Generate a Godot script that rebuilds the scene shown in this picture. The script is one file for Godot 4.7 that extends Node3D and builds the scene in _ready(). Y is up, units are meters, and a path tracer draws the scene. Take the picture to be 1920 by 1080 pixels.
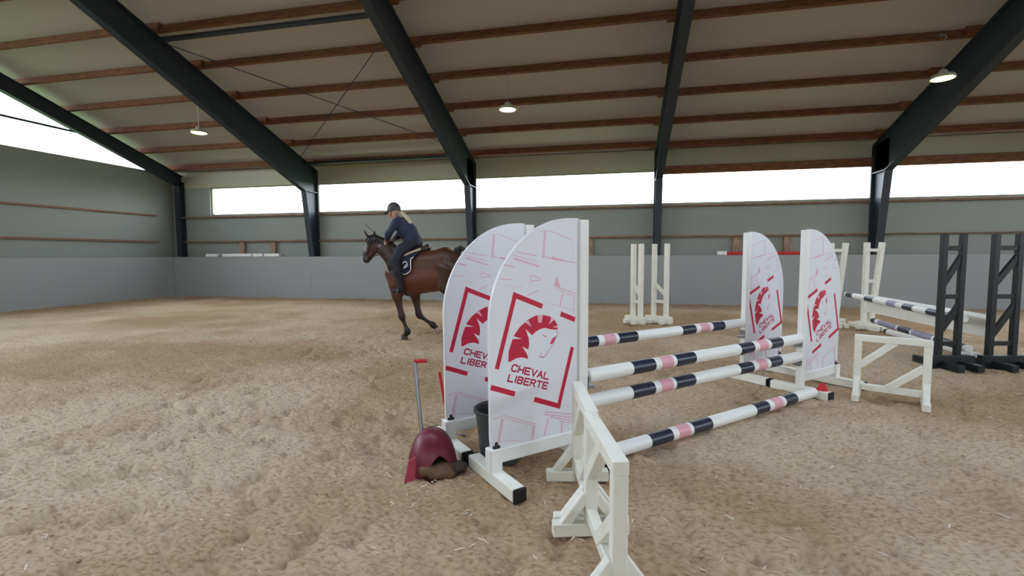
extends Node3D
# Indoor riding hall: sand floor, steel portal frames, timber purlins, a low oxer with printed wings, a cantering bay horse with rider.

const EAVE := 4.528      # underside of the purlins where the roof meets the long wall (z = 0)
const PITCH := 0.35      # rise of the roof per metre
const BAY := 5.88
const FX := -16.411      # first portal frame
const WX := -16.742      # inner face of the gable wall
const EX := 24.9         # far gable
const DEPTH := 26.0      # width of the hall
const E2 := Vector3(0.7215, 0, -0.6925)   # along the poles of the near oxer
const N2 := Vector3(0.6925, 0, 0.7215)    # across them, towards the camera

var used := {}
var M := {}

# ---------------------------------------------------------------- mesh builder
class MB:
	var v := PackedVector3Array()
	var n := PackedVector3Array()
	var c := PackedColorArray()
	var t := PackedVector2Array()
	var col := Color.WHITE
	func tri(a: Vector3, b: Vector3, d: Vector3, na: Vector3, nb: Vector3, nd: Vector3, ua := Vector2.ZERO, ub := Vector2.ZERO, ud := Vector2.ZERO) -> void:
		if (b - a).cross(d - a).dot(na + nb + nd) > 0.0:
			var x := b
			b = d
			d = x
			x = nb
			nb = nd
			nd = x
			var y := ub
			ub = ud
			ud = y
		v.append(a); v.append(b); v.append(d)
		n.append(na); n.append(nb); n.append(nd)
		t.append(ua); t.append(ub); t.append(ud)
		c.append(col); c.append(col); c.append(col)
	func flat(a: Vector3, b: Vector3, d: Vector3, out: Vector3) -> void:
		var nn := (b - a).cross(d - a).normalized()
		if nn.dot(out) < 0.0:
			nn = -nn
		tri(a, b, d, nn, nn, nn)
	func quad(a: Vector3, b: Vector3, d: Vector3, e: Vector3, out: Vector3) -> void:
		flat(a, b, d, out)
		flat(a, d, e, out)
	func box(xf: Transform3D, size: Vector3, bev := 0.004) -> void:
		var h := size * 0.5
		bev = minf(bev, minf(h.x, minf(h.y, h.z)) * 0.6)
		var i := h - Vector3.ONE * bev
		for ax in 3:
			var p := (ax + 1) % 3
			var q := (ax + 2) % 3
			for s: float in [-1.0, 1.0]:
				var o := Vector3.ZERO
				o[ax] = s
				var k: Array[Vector3] = []
				for m: Vector2 in [Vector2(-1, -1), Vector2(1, -1), Vector2(1, 1), Vector2(-1, 1)]:
					var w := Vector3.ZERO
					w[ax] = s * h[ax]
					w[p] = m.x * i[p]
					w[q] = m.y * i[q]
					k.append(xf * w)
				quad(k[0], k[1], k[2], k[3], xf.basis * o)
		for ax in 3:
			var p := (ax + 1) % 3
			var q := (ax + 2) % 3
			for sp: float in [-1.0, 1.0]:
				for sq: float in [-1.0, 1.0]:
					var k: Array[Vector3] = []
					for s: float in [-1.0, 1.0]:
						var w1 := Vector3.ZERO
						w1[ax] = s * i[ax]; w1[p] = sp * h[p]; w1[q] = sq * i[q]
						var w2 := Vector3.ZERO
						w2[ax] = s * i[ax]; w2[p] = sp * i[p]; w2[q] = sq * h[q]
						k.append(xf * w1)
						k.append(xf * w2)
					var o := Vector3.ZERO
					o[p] = sp
					o[q] = sq
					quad(k[0], k[1], k[3], k[2], xf.basis * o)
		for sx: float in [-1.0, 1.0]:
			for sy: float in [-1.0, 1.0]:
				for sz: float in [-1.0, 1.0]:
					flat(xf * Vector3(sx * h.x, sy * i.y, sz * i.z), xf * Vector3(sx * i.x, sy * h.y, sz * i.z), xf * Vector3(sx * i.x, sy * i.y, sz * h.z), xf.basis * Vector3(sx, sy, sz))
	func abox(lo: Vector3, hi: Vector3, bev := 0.004) -> void:
		box(Transform3D(Basis(), (lo + hi) * 0.5), (hi - lo).abs(), bev)
	func bar(a: Vector3, b: Vector3, w: float, h: float, up := Vector3.UP, bev := 0.004) -> void:
		# a beam from a to b, w across, h along up
		var d := (b - a).normalized()
		var side := d.cross(up).normalized()
		if side.length() < 0.5:
			side = d.cross(Vector3.RIGHT).normalized()
		var u := side.cross(d).normalized()
		box(Transform3D(Basis(d, u, side), (a + b) * 0.5), Vector3(a.distance_to(b), h, w), bev)
	func tube(pts: Array, radii: Array, seg := 10, squash := 1.0, cap := true) -> void:
		# rings along a path; squash scales the second axis
		var rings: Array = []
		var up := Vector3.UP
		var d0: Vector3 = (pts[1] - pts[0]).normalized()
		if absf(d0.dot(up)) > 0.9:
			up = Vector3.RIGHT
		var side := d0.cross(up).normalized()
		for k in pts.size():
			var d: Vector3
			if k == 0:
				d = d0
			elif k == pts.size() - 1:
				d = (pts[k] - pts[k - 1]).normalized()
			else:
				d = ((pts[k + 1] - pts[k]).normalized() + (pts[k] - pts[k - 1]).normalized()).normalized()
			side = (side - d * side.dot(d)).normalized()
			var u := side.cross(d)
			var ring: Array = []
			var r: float = radii[k] if radii.size() > k else radii[0]
			for j in seg:
				var a := TAU * j / seg
				ring.append([pts[k] + side * cos(a) * r + u * sin(a) * r * squash, (side * cos(a) * squash + u * sin(a)).normalized()])
			rings.append(ring)
		for k in pts.size() - 1:
			for j in seg:
				var a: Array = rings[k][j]
				var b: Array = rings[k][(j + 1) % seg]
				var e: Array = rings[k + 1][(j + 1) % seg]
				var f: Array = rings[k + 1][j]
				tri(a[0], b[0], e[0], a[1], b[1], e[1])
				tri(a[0], e[0], f[0], a[1], e[1], f[1])
		if cap:
			for k: int in [0, pts.size() - 1]:
				var o: Vector3 = (pts[0] - pts[1]) if k == 0 else (pts[k] - pts[k - 1])
				for j in range(1, seg - 1):
					flat(rings[k][0][0], rings[k][j][0], rings[k][j + 1][0], o)
	func lathe(prof: Array, seg := 24, xf := Transform3D()) -> void:
		# prof: Vector2(radius, height) from one end to the other; each piece is smooth round the axis, creased along it
		for k in prof.size() - 1:
			var p: Vector2 = prof[k]
			var q: Vector2 = prof[k + 1]
			var e := q - p
			if e.length() < 1e-6:
				continue
			var nn := Vector2(e.y, -e.x).normalized()
			for j in seg:
				var a0 := TAU * j / seg
				var a1 := TAU * (j + 1) / seg
				var d0 := Vector3(cos(a0), 0, sin(a0))
				var d1 := Vector3(cos(a1), 0, sin(a1))
				var up := Vector3.UP
				var P0 := xf * (d0 * p.x + up * p.y)
				var P1 := xf * (d1 * p.x + up * p.y)
				var Q0 := xf * (d0 * q.x + up * q.y)
				var Q1 := xf * (d1 * q.x + up * q.y)
				var n0 := (xf.basis * (d0 * nn.x + up * nn.y)).normalized()
				var n1 := (xf.basis * (d1 * nn.x + up * nn.y)).normalized()
				if p.x > 1e-6:
					tri(P0, P1, Q1, n0, n1, n1)
				if q.x > 1e-6:
					tri(P0, Q1, Q0, n0, n1, n0)
	func prism(poly: PackedVector2Array, xf: Transform3D, z0: float, z1: float, uvbox := Rect2()) -> void:
		var idx := Geometry2D.triangulate_polygon(poly)
		for z: float in [z0, z1]:
			var o := xf.basis * Vector3(0, 0, -1.0 if z == minf(z0, z1) else 1.0)
			o = o.normalized()
			for k in range(0, idx.size(), 3):
				var P: Array = []
				var U: Array = []
				for m in 3:
					var w: Vector2 = poly[idx[k + m]]
					P.append(xf * Vector3(w.x, w.y, z))
					U.append(Vector2((w.x - uvbox.position.x) / uvbox.size.x, 1.0 - (w.y - uvbox.position.y) / uvbox.size.y) if uvbox.size.x > 0.0 else Vector2.ZERO)
				tri(P[0], P[1], P[2], o, o, o, U[0], U[1], U[2])
		var ccw := not Geometry2D.is_polygon_clockwise(poly)
		for k in poly.size():
			var a := poly[k]
			var b := poly[(k + 1) % poly.size()]
			var e := b - a
			var o := Vector3(e.y, -e.x, 0) if ccw else Vector3(-e.y, e.x, 0)
			quad(xf * Vector3(a.x, a.y, z0), xf * Vector3(b.x, b.y, z0), xf * Vector3(b.x, b.y, z1), xf * Vector3(a.x, a.y, z1), xf.basis * o)
	func sphere(at: Vector3, r: Vector3, seg := 14) -> void:
		var rows := seg / 2
		for i in rows:
			for j in seg:
				var q: Array = []
				for m: Vector2i in [Vector2i(0, 0), Vector2i(1, 0), Vector2i(1, 1), Vector2i(0, 1)]:
					var th := PI * (i + m.x) / rows
					var ph := TAU * (j + m.y) / seg
					var d := Vector3(sin(th) * cos(ph), cos(th), sin(th) * sin(ph))
					q.append([at + d * r, (d / r).normalized()])
				if i > 0:
					tri(q[0][0], q[1][0], q[3][0], q[0][1], q[1][1], q[3][1])
				if i < rows - 1:
					tri(q[1][0], q[2][0], q[3][0], q[1][1], q[2][1], q[3][1])
	func mesh() -> ArrayMesh:
		var a := []
		a.resize(Mesh.ARRAY_MAX)
		a[Mesh.ARRAY_VERTEX] = v
		a[Mesh.ARRAY_NORMAL] = n
		a[Mesh.ARRAY_COLOR] = c
		a[Mesh.ARRAY_TEX_UV] = t
		var m := ArrayMesh.new()
		m.add_surface_from_arrays(Mesh.PRIMITIVE_TRIANGLES, a)
		return m


func put(called: String, mb, mat: Material, parent: Node = self) -> MeshInstance3D:
	var o := MeshInstance3D.new()
	o.mesh = mb.mesh() if mb is MB else mb
	o.material_override = mat
	o.cast_shadow = GeometryInstance3D.SHADOW_CASTING_SETTING_ON
	o.name = numbered(called) if parent == self else called
	parent.add_child(o, true)
	return o


func numbered(called: String) -> String:
	if not used.has(called):
		used[called] = 0
		return called
	used[called] += 1
	return "%s_%03d" % [called, used[called]]


func thing(called: String, label: String, category: String, at := Vector3.ZERO, basis_ := Basis(), group := "") -> Node3D:
	var o := Node3D.new()
	o.name = numbered(called)
	add_child(o)
	o.transform = Transform3D(basis_, at)
	return tag(o, label, category, group)


func tag(o: Node3D, label: String, category: String, group := "") -> Node3D:
	o.set_meta("label", label)
	o.set_meta("category", category)
	if group:
		o.set_meta("group", group)
	return o


func structure(o: Node3D, label := "", category := "") -> Node3D:
	o.set_meta("kind", "structure")
	if label:
		o.set_meta("label", label)
		o.set_meta("category", category)
	return o


func copy(o: Node3D, label: String, at: Vector3, basis_ := Basis()) -> Node3D:
	var r: Node3D = o.duplicate()
	r.name = numbered(String(o.name).rstrip("0123456789_"))
	add_child(r)
	r.transform = Transform3D(basis_, at)
	r.set_meta("label", label)
	return r


func mat(r: int, g: int, b: int, rough := 0.6, metal := 0.0) -> StandardMaterial3D:
	var m := StandardMaterial3D.new()
	m.albedo_color = Color8(r, g, b)
	m.roughness = rough
	m.metallic = metal
	return m


func lin(r: int, g: int, b: int) -> Color:
	return Color8(r, g, b).srgb_to_linear()


func noise_tex(freq: float, size: int, ramp: Gradient, octaves := 4, type := FastNoiseLite.TYPE_SIMPLEX_SMOOTH, as_normal := false, bump := 6.0, sd := 3) -> NoiseTexture2D:
	var f := FastNoiseLite.new()
	f.noise_type = type
	f.frequency = freq
	f.fractal_octaves = octaves
	f.seed = sd
	var t := NoiseTexture2D.new()
	t.width = size
	t.height = size
	t.seamless = true
	t.noise = f
	if ramp:
		t.color_ramp = ramp
	t.as_normal_map = as_normal
	t.bump_strength = bump
	return t


func ramp(stops: Array) -> Gradient:
	var g := Gradient.new()
	var o := PackedFloat32Array()
	var c := PackedColorArray()
	for s in stops:
		o.append(s[0])
		c.append(s[1])
	g.offsets = o
	g.colors = c
	return g


func triplanar(m: StandardMaterial3D, scale_: Vector3, world := true) -> StandardMaterial3D:
	m.uv1_triplanar = true
	m.uv1_world_triplanar = world
	m.uv1_scale = scale_
	return m


# ---------------------------------------------------------------- bodies as smooth unions of tapered capsules
func blob(bones: Array, cell: float, k: float) -> ArrayMesh:
	# each bone: [from, to, radius, radius, colour, flatten across z]
	var lo := Vector3.ONE * 1e9
	var hi := -lo
	for b in bones:
		var r: float = maxf(b[2], b[3]) + 0.04
		lo = lo.min(b[0] - Vector3.ONE * r).min(b[1] - Vector3.ONE * r)
		hi = hi.max(b[0] + Vector3.ONE * r).max(b[1] + Vector3.ONE * r)
	var nx := int((hi.x - lo.x) / cell) + 2
	var ny := int((hi.y - lo.y) / cell) + 2
	var nz := int((hi.z - lo.z) / cell) + 2
	var total := nx * ny * nz
	var sum := PackedFloat32Array()
	sum.resize(total)
	var cr := PackedFloat32Array()
	cr.resize(total)
	var cg := cr.duplicate()
	var cb := cr.duplicate()
	var pad := 3.6 / k
	for b in bones:
		var a: Vector3 = b[0]
		var e: Vector3 = b[1]
		var ra: float = b[2]
		var rb: float = b[3]
		var colr: Color = b[4]
		var q: float = b[5] if b.size() > 5 else 1.0
		var rm := maxf(ra, rb) + pad
		var l0 := ((a.min(e) - Vector3.ONE * rm - lo) / cell).floor()
		var l1 := ((a.max(e) + Vector3.ONE * rm - lo) / cell).ceil()
		var d := e - a
		d.z *= q
		var dd := maxf(d.length_squared(), 1e-9)
		for ix in range(maxi(0, int(l0.x)), mini(nx, int(l1.x) + 1)):
			var px := lo.x + ix * cell - a.x
			for iy in range(maxi(0, int(l0.y)), mini(ny, int(l1.y) + 1)):
				var py := lo.y + iy * cell - a.y
				var base := (ix * ny + iy) * nz
				for iz in range(maxi(0, int(l0.z)), mini(nz, int(l1.z) + 1)):
					var w := Vector3(px, py, (lo.z + iz * cell - a.z) * q)
					var t := clampf(w.dot(d) / dd, 0.0, 1.0)
					var dist := (w - d * t).length() - (ra + (rb - ra) * t)
					if dist < pad:
						var f := exp(-k * dist)
						var i := base + iz
						sum[i] += f
						cr[i] += f * colr.r
						cg[i] += f * colr.g
						cb[i] += f * colr.b
	# the surface is where sum = 1
	var val := PackedFloat32Array()
	val.resize(total)
	for i in total:
		var s := sum[i]
		val[i] = -log(s) / k if s > 1e-12 else 0.5
	var at := PackedInt32Array()
	at.resize(total)
	at.fill(-1)
	var V := PackedVector3Array()
	var C := PackedColorArray()
	var off := PackedInt32Array([0, nz * ny, nz, nz * ny + nz, 1, nz * ny + 1, nz + 1, nz * ny + nz + 1])
	var ed := [[0, 1], [2, 3], [4, 5], [6, 7], [0, 2], [1, 3], [4, 6], [5, 7], [0, 4], [1, 5], [2, 6], [3, 7]]
	var cp := [Vector3(0, 0, 0), Vector3(1, 0, 0), Vector3(0, 1, 0), Vector3(1, 1, 0), Vector3(0, 0, 1), Vector3(1, 0, 1), Vector3(0, 1, 1), Vector3(1, 1, 1)]
	for ix in nx - 1:
		for iy in ny - 1:
			var base := (ix * ny + iy) * nz
			for iz in nz - 1:
				var i := base + iz
				var neg := 0
				for m in 8:
					if val[i + off[m]] < 0.0:
						neg += 1
				if neg == 0 or neg == 8:
					continue
				var acc := Vector3.ZERO
				var cnt := 0
				for x in ed:
					var f0 := val[i + off[x[0]]]
					var f1 := val[i + off[x[1]]]
					if (f0 < 0.0) != (f1 < 0.0):
						acc += cp[x[0]].lerp(cp[x[1]], f0 / (f0 - f1))
						cnt += 1
				at[i] = V.size()
				V.append(lo + (Vector3(ix, iy, iz) + acc / cnt) * cell)
				var sr := 0.0
				var sg := 0.0
				var sb := 0.0
				var ss := 0.0
				for m in 8:
					var jj := i + off[m]
					sr += cr[jj]; sg += cg[jj]; sb += cb[jj]; ss += sum[jj]
				C.append(Color(sr / ss, sg / ss, sb / ss))
	var I := PackedInt32Array()
	var sx := ny * nz
	for ix in range(1, nx - 1):
		for iy in range(1, ny - 1):
			for iz in range(1, nz - 1):
				var i := (ix * ny + iy) * nz + iz
				var s0 := val[i] < 0.0
				for ax in 3:
					var st: int = [sx, nz, 1][ax]
					var s1 := val[i + st] < 0.0
					if s0 == s1:
						continue
					var p: int = [nz, 1, sx][ax]
					var q2: int = [1, sx, nz][ax]
					var q := [at[i], at[i - p], at[i - p - q2], at[i - q2]]
					if q[0] < 0 or q[1] < 0 or q[2] < 0 or q[3] < 0:
						continue
					if s0:
						I.append_array(PackedInt32Array([q[0], q[2], q[1], q[0], q[3], q[2]]))
					else:
						I.append_array(PackedInt32Array([q[0], q[1], q[2], q[0], q[2], q[3]]))
	var N := PackedVector3Array()
	N.resize(V.size())
	for x in range(0, I.size(), 3):
		var fn := (V[I[x + 2]] - V[I[x]]).cross(V[I[x + 1]] - V[I[x]])
		N[I[x]] += fn
		N[I[x + 1]] += fn
		N[I[x + 2]] += fn
	for x in N.size():
		N[x] = N[x].normalized()
	var a := []
	a.resize(Mesh.ARRAY_MAX)
	a[Mesh.ARRAY_VERTEX] = V
	a[Mesh.ARRAY_NORMAL] = N
	a[Mesh.ARRAY_COLOR] = C
	a[Mesh.ARRAY_INDEX] = I
	var m := ArrayMesh.new()
	m.add_surface_from_arrays(Mesh.PRIMITIVE_TRIANGLES, a)
	return m


# ---------------------------------------------------------------- the print on the wings
func fill_poly(im: Image, pts: PackedVector2Array, colr: Color) -> void:
	var y0 := 1e9
	var y1 := -1e9
	for p in pts:
		y0 = minf(y0, p.y)
		y1 = maxf(y1, p.y)
	for y in range(maxi(0, int(y0)), mini(im.get_height(), int(y1) + 1)):
		var yy := y + 0.5
		var xs: Array[float] = []
		for k in pts.size():
			var a := pts[k]
			var b := pts[(k + 1) % pts.size()]
			if (a.y <= yy) != (b.y <= yy):
				xs.append(a.x + (b.x - a.x) * (yy - a.y) / (b.y - a.y))
		xs.sort()
		for k in range(0, xs.size() - 1, 2):
			im.fill_rect(Rect2i(roundi(xs[k]), y, maxi(1, roundi(xs[k + 1]) - roundi(xs[k])), 1), colr)


func stroke(im: Image, a: Vector2, b: Vector2, w: float, colr: Color) -> void:
	var d := (b - a).normalized()
	var s := Vector2(-d.y, d.x) * w * 0.5
	d *= w * 0.35
	fill_poly(im, PackedVector2Array([a - d + s, b + d + s, b + d - s, a - d - s]), colr)


func wing_print(flip: bool) -> ImageTexture:
	var im := Image.create(1024, 2048, true, Image.FORMAT_RGB8)
	im.fill(Color8(228, 231, 238))
	var to_px := func(p: Vector2) -> Vector2:
		return Vector2((p.x + 0.05) / 0.84 * 1024.0, (1.0 - (p.y - 0.12) / 1.66) * 2048.0)
	var art := func(x: float, y: float) -> Vector2:
		return to_px.call(Vector2(0.735 - x if flip else x, y))
	var BL := Vector2(0.217, 0.428) if flip else Vector2(-0.02, 0.64)
	var W := Vector2(0.538, 0.212) if flip else Vector2(0.538, -0.212)
	var H := Vector2(-0.176, 0.593) if flip else Vector2(0.176, 0.593)
	var ab := func(a: float, b: float) -> Vector2:
		return to_px.call(BL + W * a + H * b)
	var faint := Color8(226, 190, 208)
	var pink := Color8(224, 170, 192)
	# faint line drawings of stalls, mangers and a shelter
	for s in [[0.399, 1.657, 0.383, 1.483, 22, 0], [0.436, 1.663, 0.638, 1.599, 5, 1], [0.638, 1.599, 0.639, 1.454, 4, 0], [0.383, 1.487, 0.48, 1.465, 6, 1], [0.48, 1.465, 0.674, 1.44, 7, 1], [0.458, 1.478, 0.56, 1.455, 14, 1],
			[0.36, 1.655, 0.436, 1.663, 5, 0], [0.166, 1.518, 0.33, 1.492, 6, 1], [0.146, 1.497, 0.34, 1.449, 7, 0], [0.15, 1.475, 0.345, 1.42, 16, 0], [0.288, 1.363, 0.361, 1.335, 6, 1], [0.283, 1.324, 0.367, 1.326, 6, 1], [0.283, 1.363, 0.283, 1.31, 9, 0],
			[0.256, 1.226, 0.34, 1.257, 6, 1], [0.043, 1.343, 0.136, 1.337, 5, 1], [0.475, 1.282, 0.664, 1.22, 7, 1], [0.48, 1.262, 0.664, 1.203, 5, 1], [0.548, 1.221, 0.526, 1.141, 16, 0], [0.652, 1.207, 0.647, 1.087, 10, 0], [0.426, 1.164, 0.641, 1.106, 5, 0], [0.548, 1.22, 0.64, 1.2, 4, 0],
			[0.05, 1.44, 0.15, 1.42, 14, 0], [0.08, 1.30, 0.22, 1.28, 4, 0],
			[-0.018, 0.43, 0.066, 0.442, 5, 1], [0.066, 0.442, 0.319, 0.335, 6, 1], [0.066, 0.425, 0.319, 0.318, 5, 1], [0.054, 0.416, 0.02, 0.252, 26, 0], [0.303, 0.314, 0.293, 0.235, 30, 0], [0.041, 0.271, 0.151, 0.254, 4, 1], [0.151, 0.254, 0.208, 0.235, 4, 1],
			[0.399, 0.408, 0.65, 0.342, 8, 1], [0.392, 0.389, 0.65, 0.321, 8, 1], [0.447, 0.362, 0.65, 0.296, 8, 1], [0.531, 0.315, 0.65, 0.277, 6, 1], [0.426, 0.352, 0.393, 0.245, 16, 0], [0.548, 0.3, 0.545, 0.234, 20, 0], [0.4, 0.4, 0.55, 0.31, 6, 0]]:
		stroke(im, art.call(s[0], s[1]), art.call(s[2], s[3]), s[4], pink if s[5] else faint)
	fill_poly(im, PackedVector2Array([art.call(0.475, 1.287), art.call(0.497, 1.349), art.call(0.531, 1.27)]), pink)
	# the red frame in pieces
	var red := Color8(196, 16, 62)
	for s in [[0.0, 0.2, 0.0, 1.0], [-0.03, 1.0, 0.41, 1.0], [0.70, 1.0, 0.94, 1.0], [-0.02, 0.0, 0.32, 0.0], [0.61, 0.0, 1.03, 0.0], [1.0, 0.0, 1.0, 0.69]]:
		var o := 0.028
		var a := Vector2(s[0], s[1])
		var b := Vector2(s[2], s[3])
		var d := (b - a).normalized()
		var c := Vector2(-d.y, d.x) * o
		fill_poly(im, PackedVector2Array([ab.call(a.x + c.x, a.y + c.y), ab.call(b.x + c.x, b.y + c.y), ab.call(b.x - c.x, b.y - c.y), ab.call(a.x - c.x, a.y - c.y)]), red)
	# the crested horse head
	var mane := PackedVector2Array()
	for p: Vector2 in [Vector2(0.128, 0.306), Vector2(0.098, 0.407), Vector2(0.105, 0.5), Vector2(0.111, 0.552), Vector2(0.235, 0.588), Vector2(0.113, 0.585), Vector2(0.128, 0.62), Vector2(0.17, 0.704), Vector2(0.249, 0.801), Vector2(0.337, 0.872), Vector2(0.438, 0.915), Vector2(0.551, 0.926), Vector2(0.636, 0.908), Vector2(0.693, 0.869), Vector2(0.713, 0.825),
			Vector2(0.67, 0.806), Vector2(0.594, 0.794), Vector2(0.518, 0.787), Vector2(0.452, 0.753), Vector2(0.393, 0.702), Vector2(0.365, 0.66), Vector2(0.252, 0.70), Vector2(0.325, 0.62), Vector2(0.352, 0.56), Vector2(0.358, 0.5), Vector2(0.262, 0.51), Vector2(0.347, 0.455), Vector2(0.381, 0.42), Vector2(0.379, 0.4), Vector2(0.305, 0.4), Vector2(0.223, 0.372), Vector2(0.159, 0.32)]:
		mane.append(ab.call(p.x, p.y))
	fill_poly(im, mane, red)
	var pale := Color8(226, 176, 190)
	for w in [[0.215, 0.765, 0.262, 0.802, 0.33, 0.745], [0.37, 0.892, 0.45, 0.918, 0.452, 0.825], [0.37, 0.892, 0.452, 0.825, 0.405, 0.815], [0.575, 0.925, 0.63, 0.91, 0.565, 0.838], [0.70, 0.87, 0.714, 0.84, 0.63, 0.825]]:
		fill_poly(im, PackedVector2Array([ab.call(w[0], w[1]), ab.call(w[2], w[3]), ab.call(w[4], w[5])]), pale)
	fill_poly(im, PackedVector2Array([ab.call(0.645, 0.63), ab.call(0.662, 0.70), ab.call(0.725, 0.76), ab.call(0.70, 0.66)]), Color8(205, 70, 105))
	for s in [[0.545, 0.469, 0.603, 0.469, 7], [0.603, 0.469, 0.639, 0.527, 6], [0.518, 0.701, 0.565, 0.70, 7], [0.725, 0.79, 0.70, 0.66, 4], [0.70, 0.66, 0.639, 0.527, 4], [0.545, 0.469, 0.56, 0.52, 4], [0.69, 0.80, 0.725, 0.79, 6]]:
		stroke(im, ab.call(s[0], s[1]), ab.call(s[2], s[3]), s[4], Color8(205, 80, 115))
	# the two words
	var glyph := {
		"C": [[1, 0.82, 0.78, 1, 0.25, 1, 0, 0.75, 0, 0.25, 0.25, 0, 0.78, 0, 1, 0.18]], "H": [[0, 0, 0, 1], [1, 0, 1, 1], [0, 0.5, 1, 0.5]],
		"E": [[1, 1, 0, 1, 0, 0, 1, 0], [0, 0.5, 0.85, 0.5]], "V": [[0, 1, 0.5, 0, 1, 1]], "A": [[0, 0, 0.5, 1, 1, 0], [0.2, 0.33, 0.8, 0.33]], "L": [[0, 1, 0, 0, 1, 0]], "I": [[0.5, 0, 0.5, 1]],
		"B": [[0, 0, 0, 1, 0.75, 1, 0.95, 0.78, 0.75, 0.53, 0, 0.53], [0.75, 0.53, 1, 0.27, 0.78, 0, 0, 0]], "R": [[0, 0, 0, 1, 0.78, 1, 1, 0.77, 0.78, 0.5, 0, 0.5], [0.5, 0.5, 1, 0]], "T": [[0, 1, 1, 1], [0.5, 1, 0.5, 0]]}
	var ink := Color8(176, 26, 70)
	for row in [["CHEVAL", Vector2(0.185, 0.228), Vector2(0.575, 0.026)], ["LIBERTE", Vector2(0.172, 0.112), Vector2(0.60, 0.036)]]:
		var word: String = row[0]
		var sizes: Array[float] = []
		var whole := 0.0
		for ch in word:
			var s := 0.45 if ch == "I" else 1.0
			sizes.append(s)
			whole += s
		var x := 0.0
		for k in word.length():
			var w := sizes[k] / whole
			for line in glyph[word[k]]:
				for m in range(0, line.size() - 2, 2):
					var p: Array = []
					for z in 2:
						var gx: float = x + w * (0.1 + 0.72 * line[m + z * 2])
						var q: Vector2 = row[1] + row[2] * gx + Vector2(0.004, 0.068) * float(line[m + z * 2 + 1])
						p.append(ab.call(q.x, q.y))
					stroke(im, p[0], p[1], 14.0, ink)
			x += w
	im.generate_mipmaps()
	return ImageTexture.create_from_image(im)


# ---------------------------------------------------------------- scene
func _ready() -> void:
	camera_and_light()
	materials()
	floor_and_walls()
	windows()
	roof()
	frames()
	lamps()
	oxer()
	small_stands()
	far_jumps()
	tools()
	ledge_things()
	horse_and_rider()


func camera_and_light() -> void:
	var cam := Camera3D.new()
	cam.name = "camera"
	cam.fov = rad_to_deg(2.0 * atan(540.0 / 898.845))
	cam.near = 0.05
	cam.far = 300.0
	var fw := Vector3(-0.21043891, -0.0694486, -0.9751371)
	var r := Vector3(0.97754839, -0.00402563, -0.21067257)
	cam.transform = Transform3D(Basis(r, r.cross(fw), -fw).orthonormalized(), Vector3(0, 1.5, 15.5071))
	add_child(cam)
	cam.current = true
	var sky := ProceduralSkyMaterial.new()     # an even white overcast
	sky.sky_top_color = Color(0.84, 0.90, 0.97)
	sky.sky_horizon_color = Color(0.95, 0.96, 0.97)
	sky.sky_curve = 0.3
	sky.ground_bottom_color = Color(0.30, 0.32, 0.26)
	sky.ground_horizon_color = Color(0.55, 0.57, 0.55)
	sky.sun_angle_max = 0.0
	sky.sky_energy_multiplier = 1.0
	var env := Environment.new()
	env.background_mode = Environment.BG_SKY
	env.sky = Sky.new()
	env.sky.sky_material = sky
	env.tonemap_mode = Environment.TONE_MAPPER_LINEAR
	env.tonemap_exposure = 10.8
	env.sdfgi_enabled = true
	env.ssao_enabled = true
	env.ssil_enabled = true
	var we := WorldEnvironment.new()
	we.name = "surroundings"
	we.environment = env
	add_child(we)


func materials() -> void:
	M.white = mat(236, 238, 236, 0.45)
	M.cream = triplanar(mat(238, 238, 230, 0.6), Vector3.ONE * 0.9)
	M.cream.albedo_texture = noise_tex(0.02, 256, ramp([[0.0, Color(0.93, 0.92, 0.88)], [0.4, Color(0.99, 0.99, 0.98)], [1.0, Color(1, 1, 1)]]))
	M.navy = mat(28, 36, 58, 0.35)
	M.pink = mat(224, 164, 178, 0.5)
	M.lilac = mat(150, 146, 172, 0.5)
	M.black = mat(18, 19, 20, 0.5)
	M.rubber = mat(28, 28, 30, 0.8)
	M.steel = mat(42, 52, 62, 0.5)
	M.galv = mat(150, 154, 158, 0.35, 0.8)
	M.dark_green = mat(20, 28, 32, 0.45)
	M.red = mat(196, 26, 34, 0.5)
	M.cladding = mat(142, 148, 142, 0.55)
	M.kick = mat(152, 156, 158, 0.5)
	M.roof = mat(188, 182, 172, 0.7)
	M.trim = mat(150, 150, 130, 0.6)
	M.fascia = mat(184, 186, 160, 0.6)
	var w := triplanar(mat(146, 102, 68, 0.75), Vector3(0.35, 3.0, 3.0))
	w.albedo_texture = noise_tex(0.015, 512, ramp([[0.0, Color(0.62, 0.55, 0.5)], [0.5, Color(0.85, 0.8, 0.76)], [1.0, Color(1, 1, 1)]]), 4)
	M.timber = w
	M.girt = triplanar(mat(158, 132, 112, 0.75), Vector3(0.4, 3.0, 3.0))
	M.girt.albedo_texture = w.albedo_texture
	M.post = triplanar(mat(176, 160, 144, 0.75), Vector3(3.0, 0.4, 3.0))
	M.post.albedo_texture = w.albedo_texture
	M.vivid = mat(255, 255, 255, 0.7)
	M.vivid.vertex_color_use_as_albedo = true
	M.coat = mat(255, 255, 255, 0.42)
	M.coat.vertex_color_use_as_albedo = true
	var p := mat(235, 240, 240, 0.08)
	p.transparency = BaseMaterial3D.TRANSPARENCY_ALPHA
	p.albedo_color.a = 0.06
	M.pane = p
	M.glow = mat(255, 240, 190, 0.4)
	M.glow.emission_enabled = true
	M.glow.emission = Color(1.0, 0.93, 0.62)
	M.glow.emission_energy_multiplier = 1.2


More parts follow.
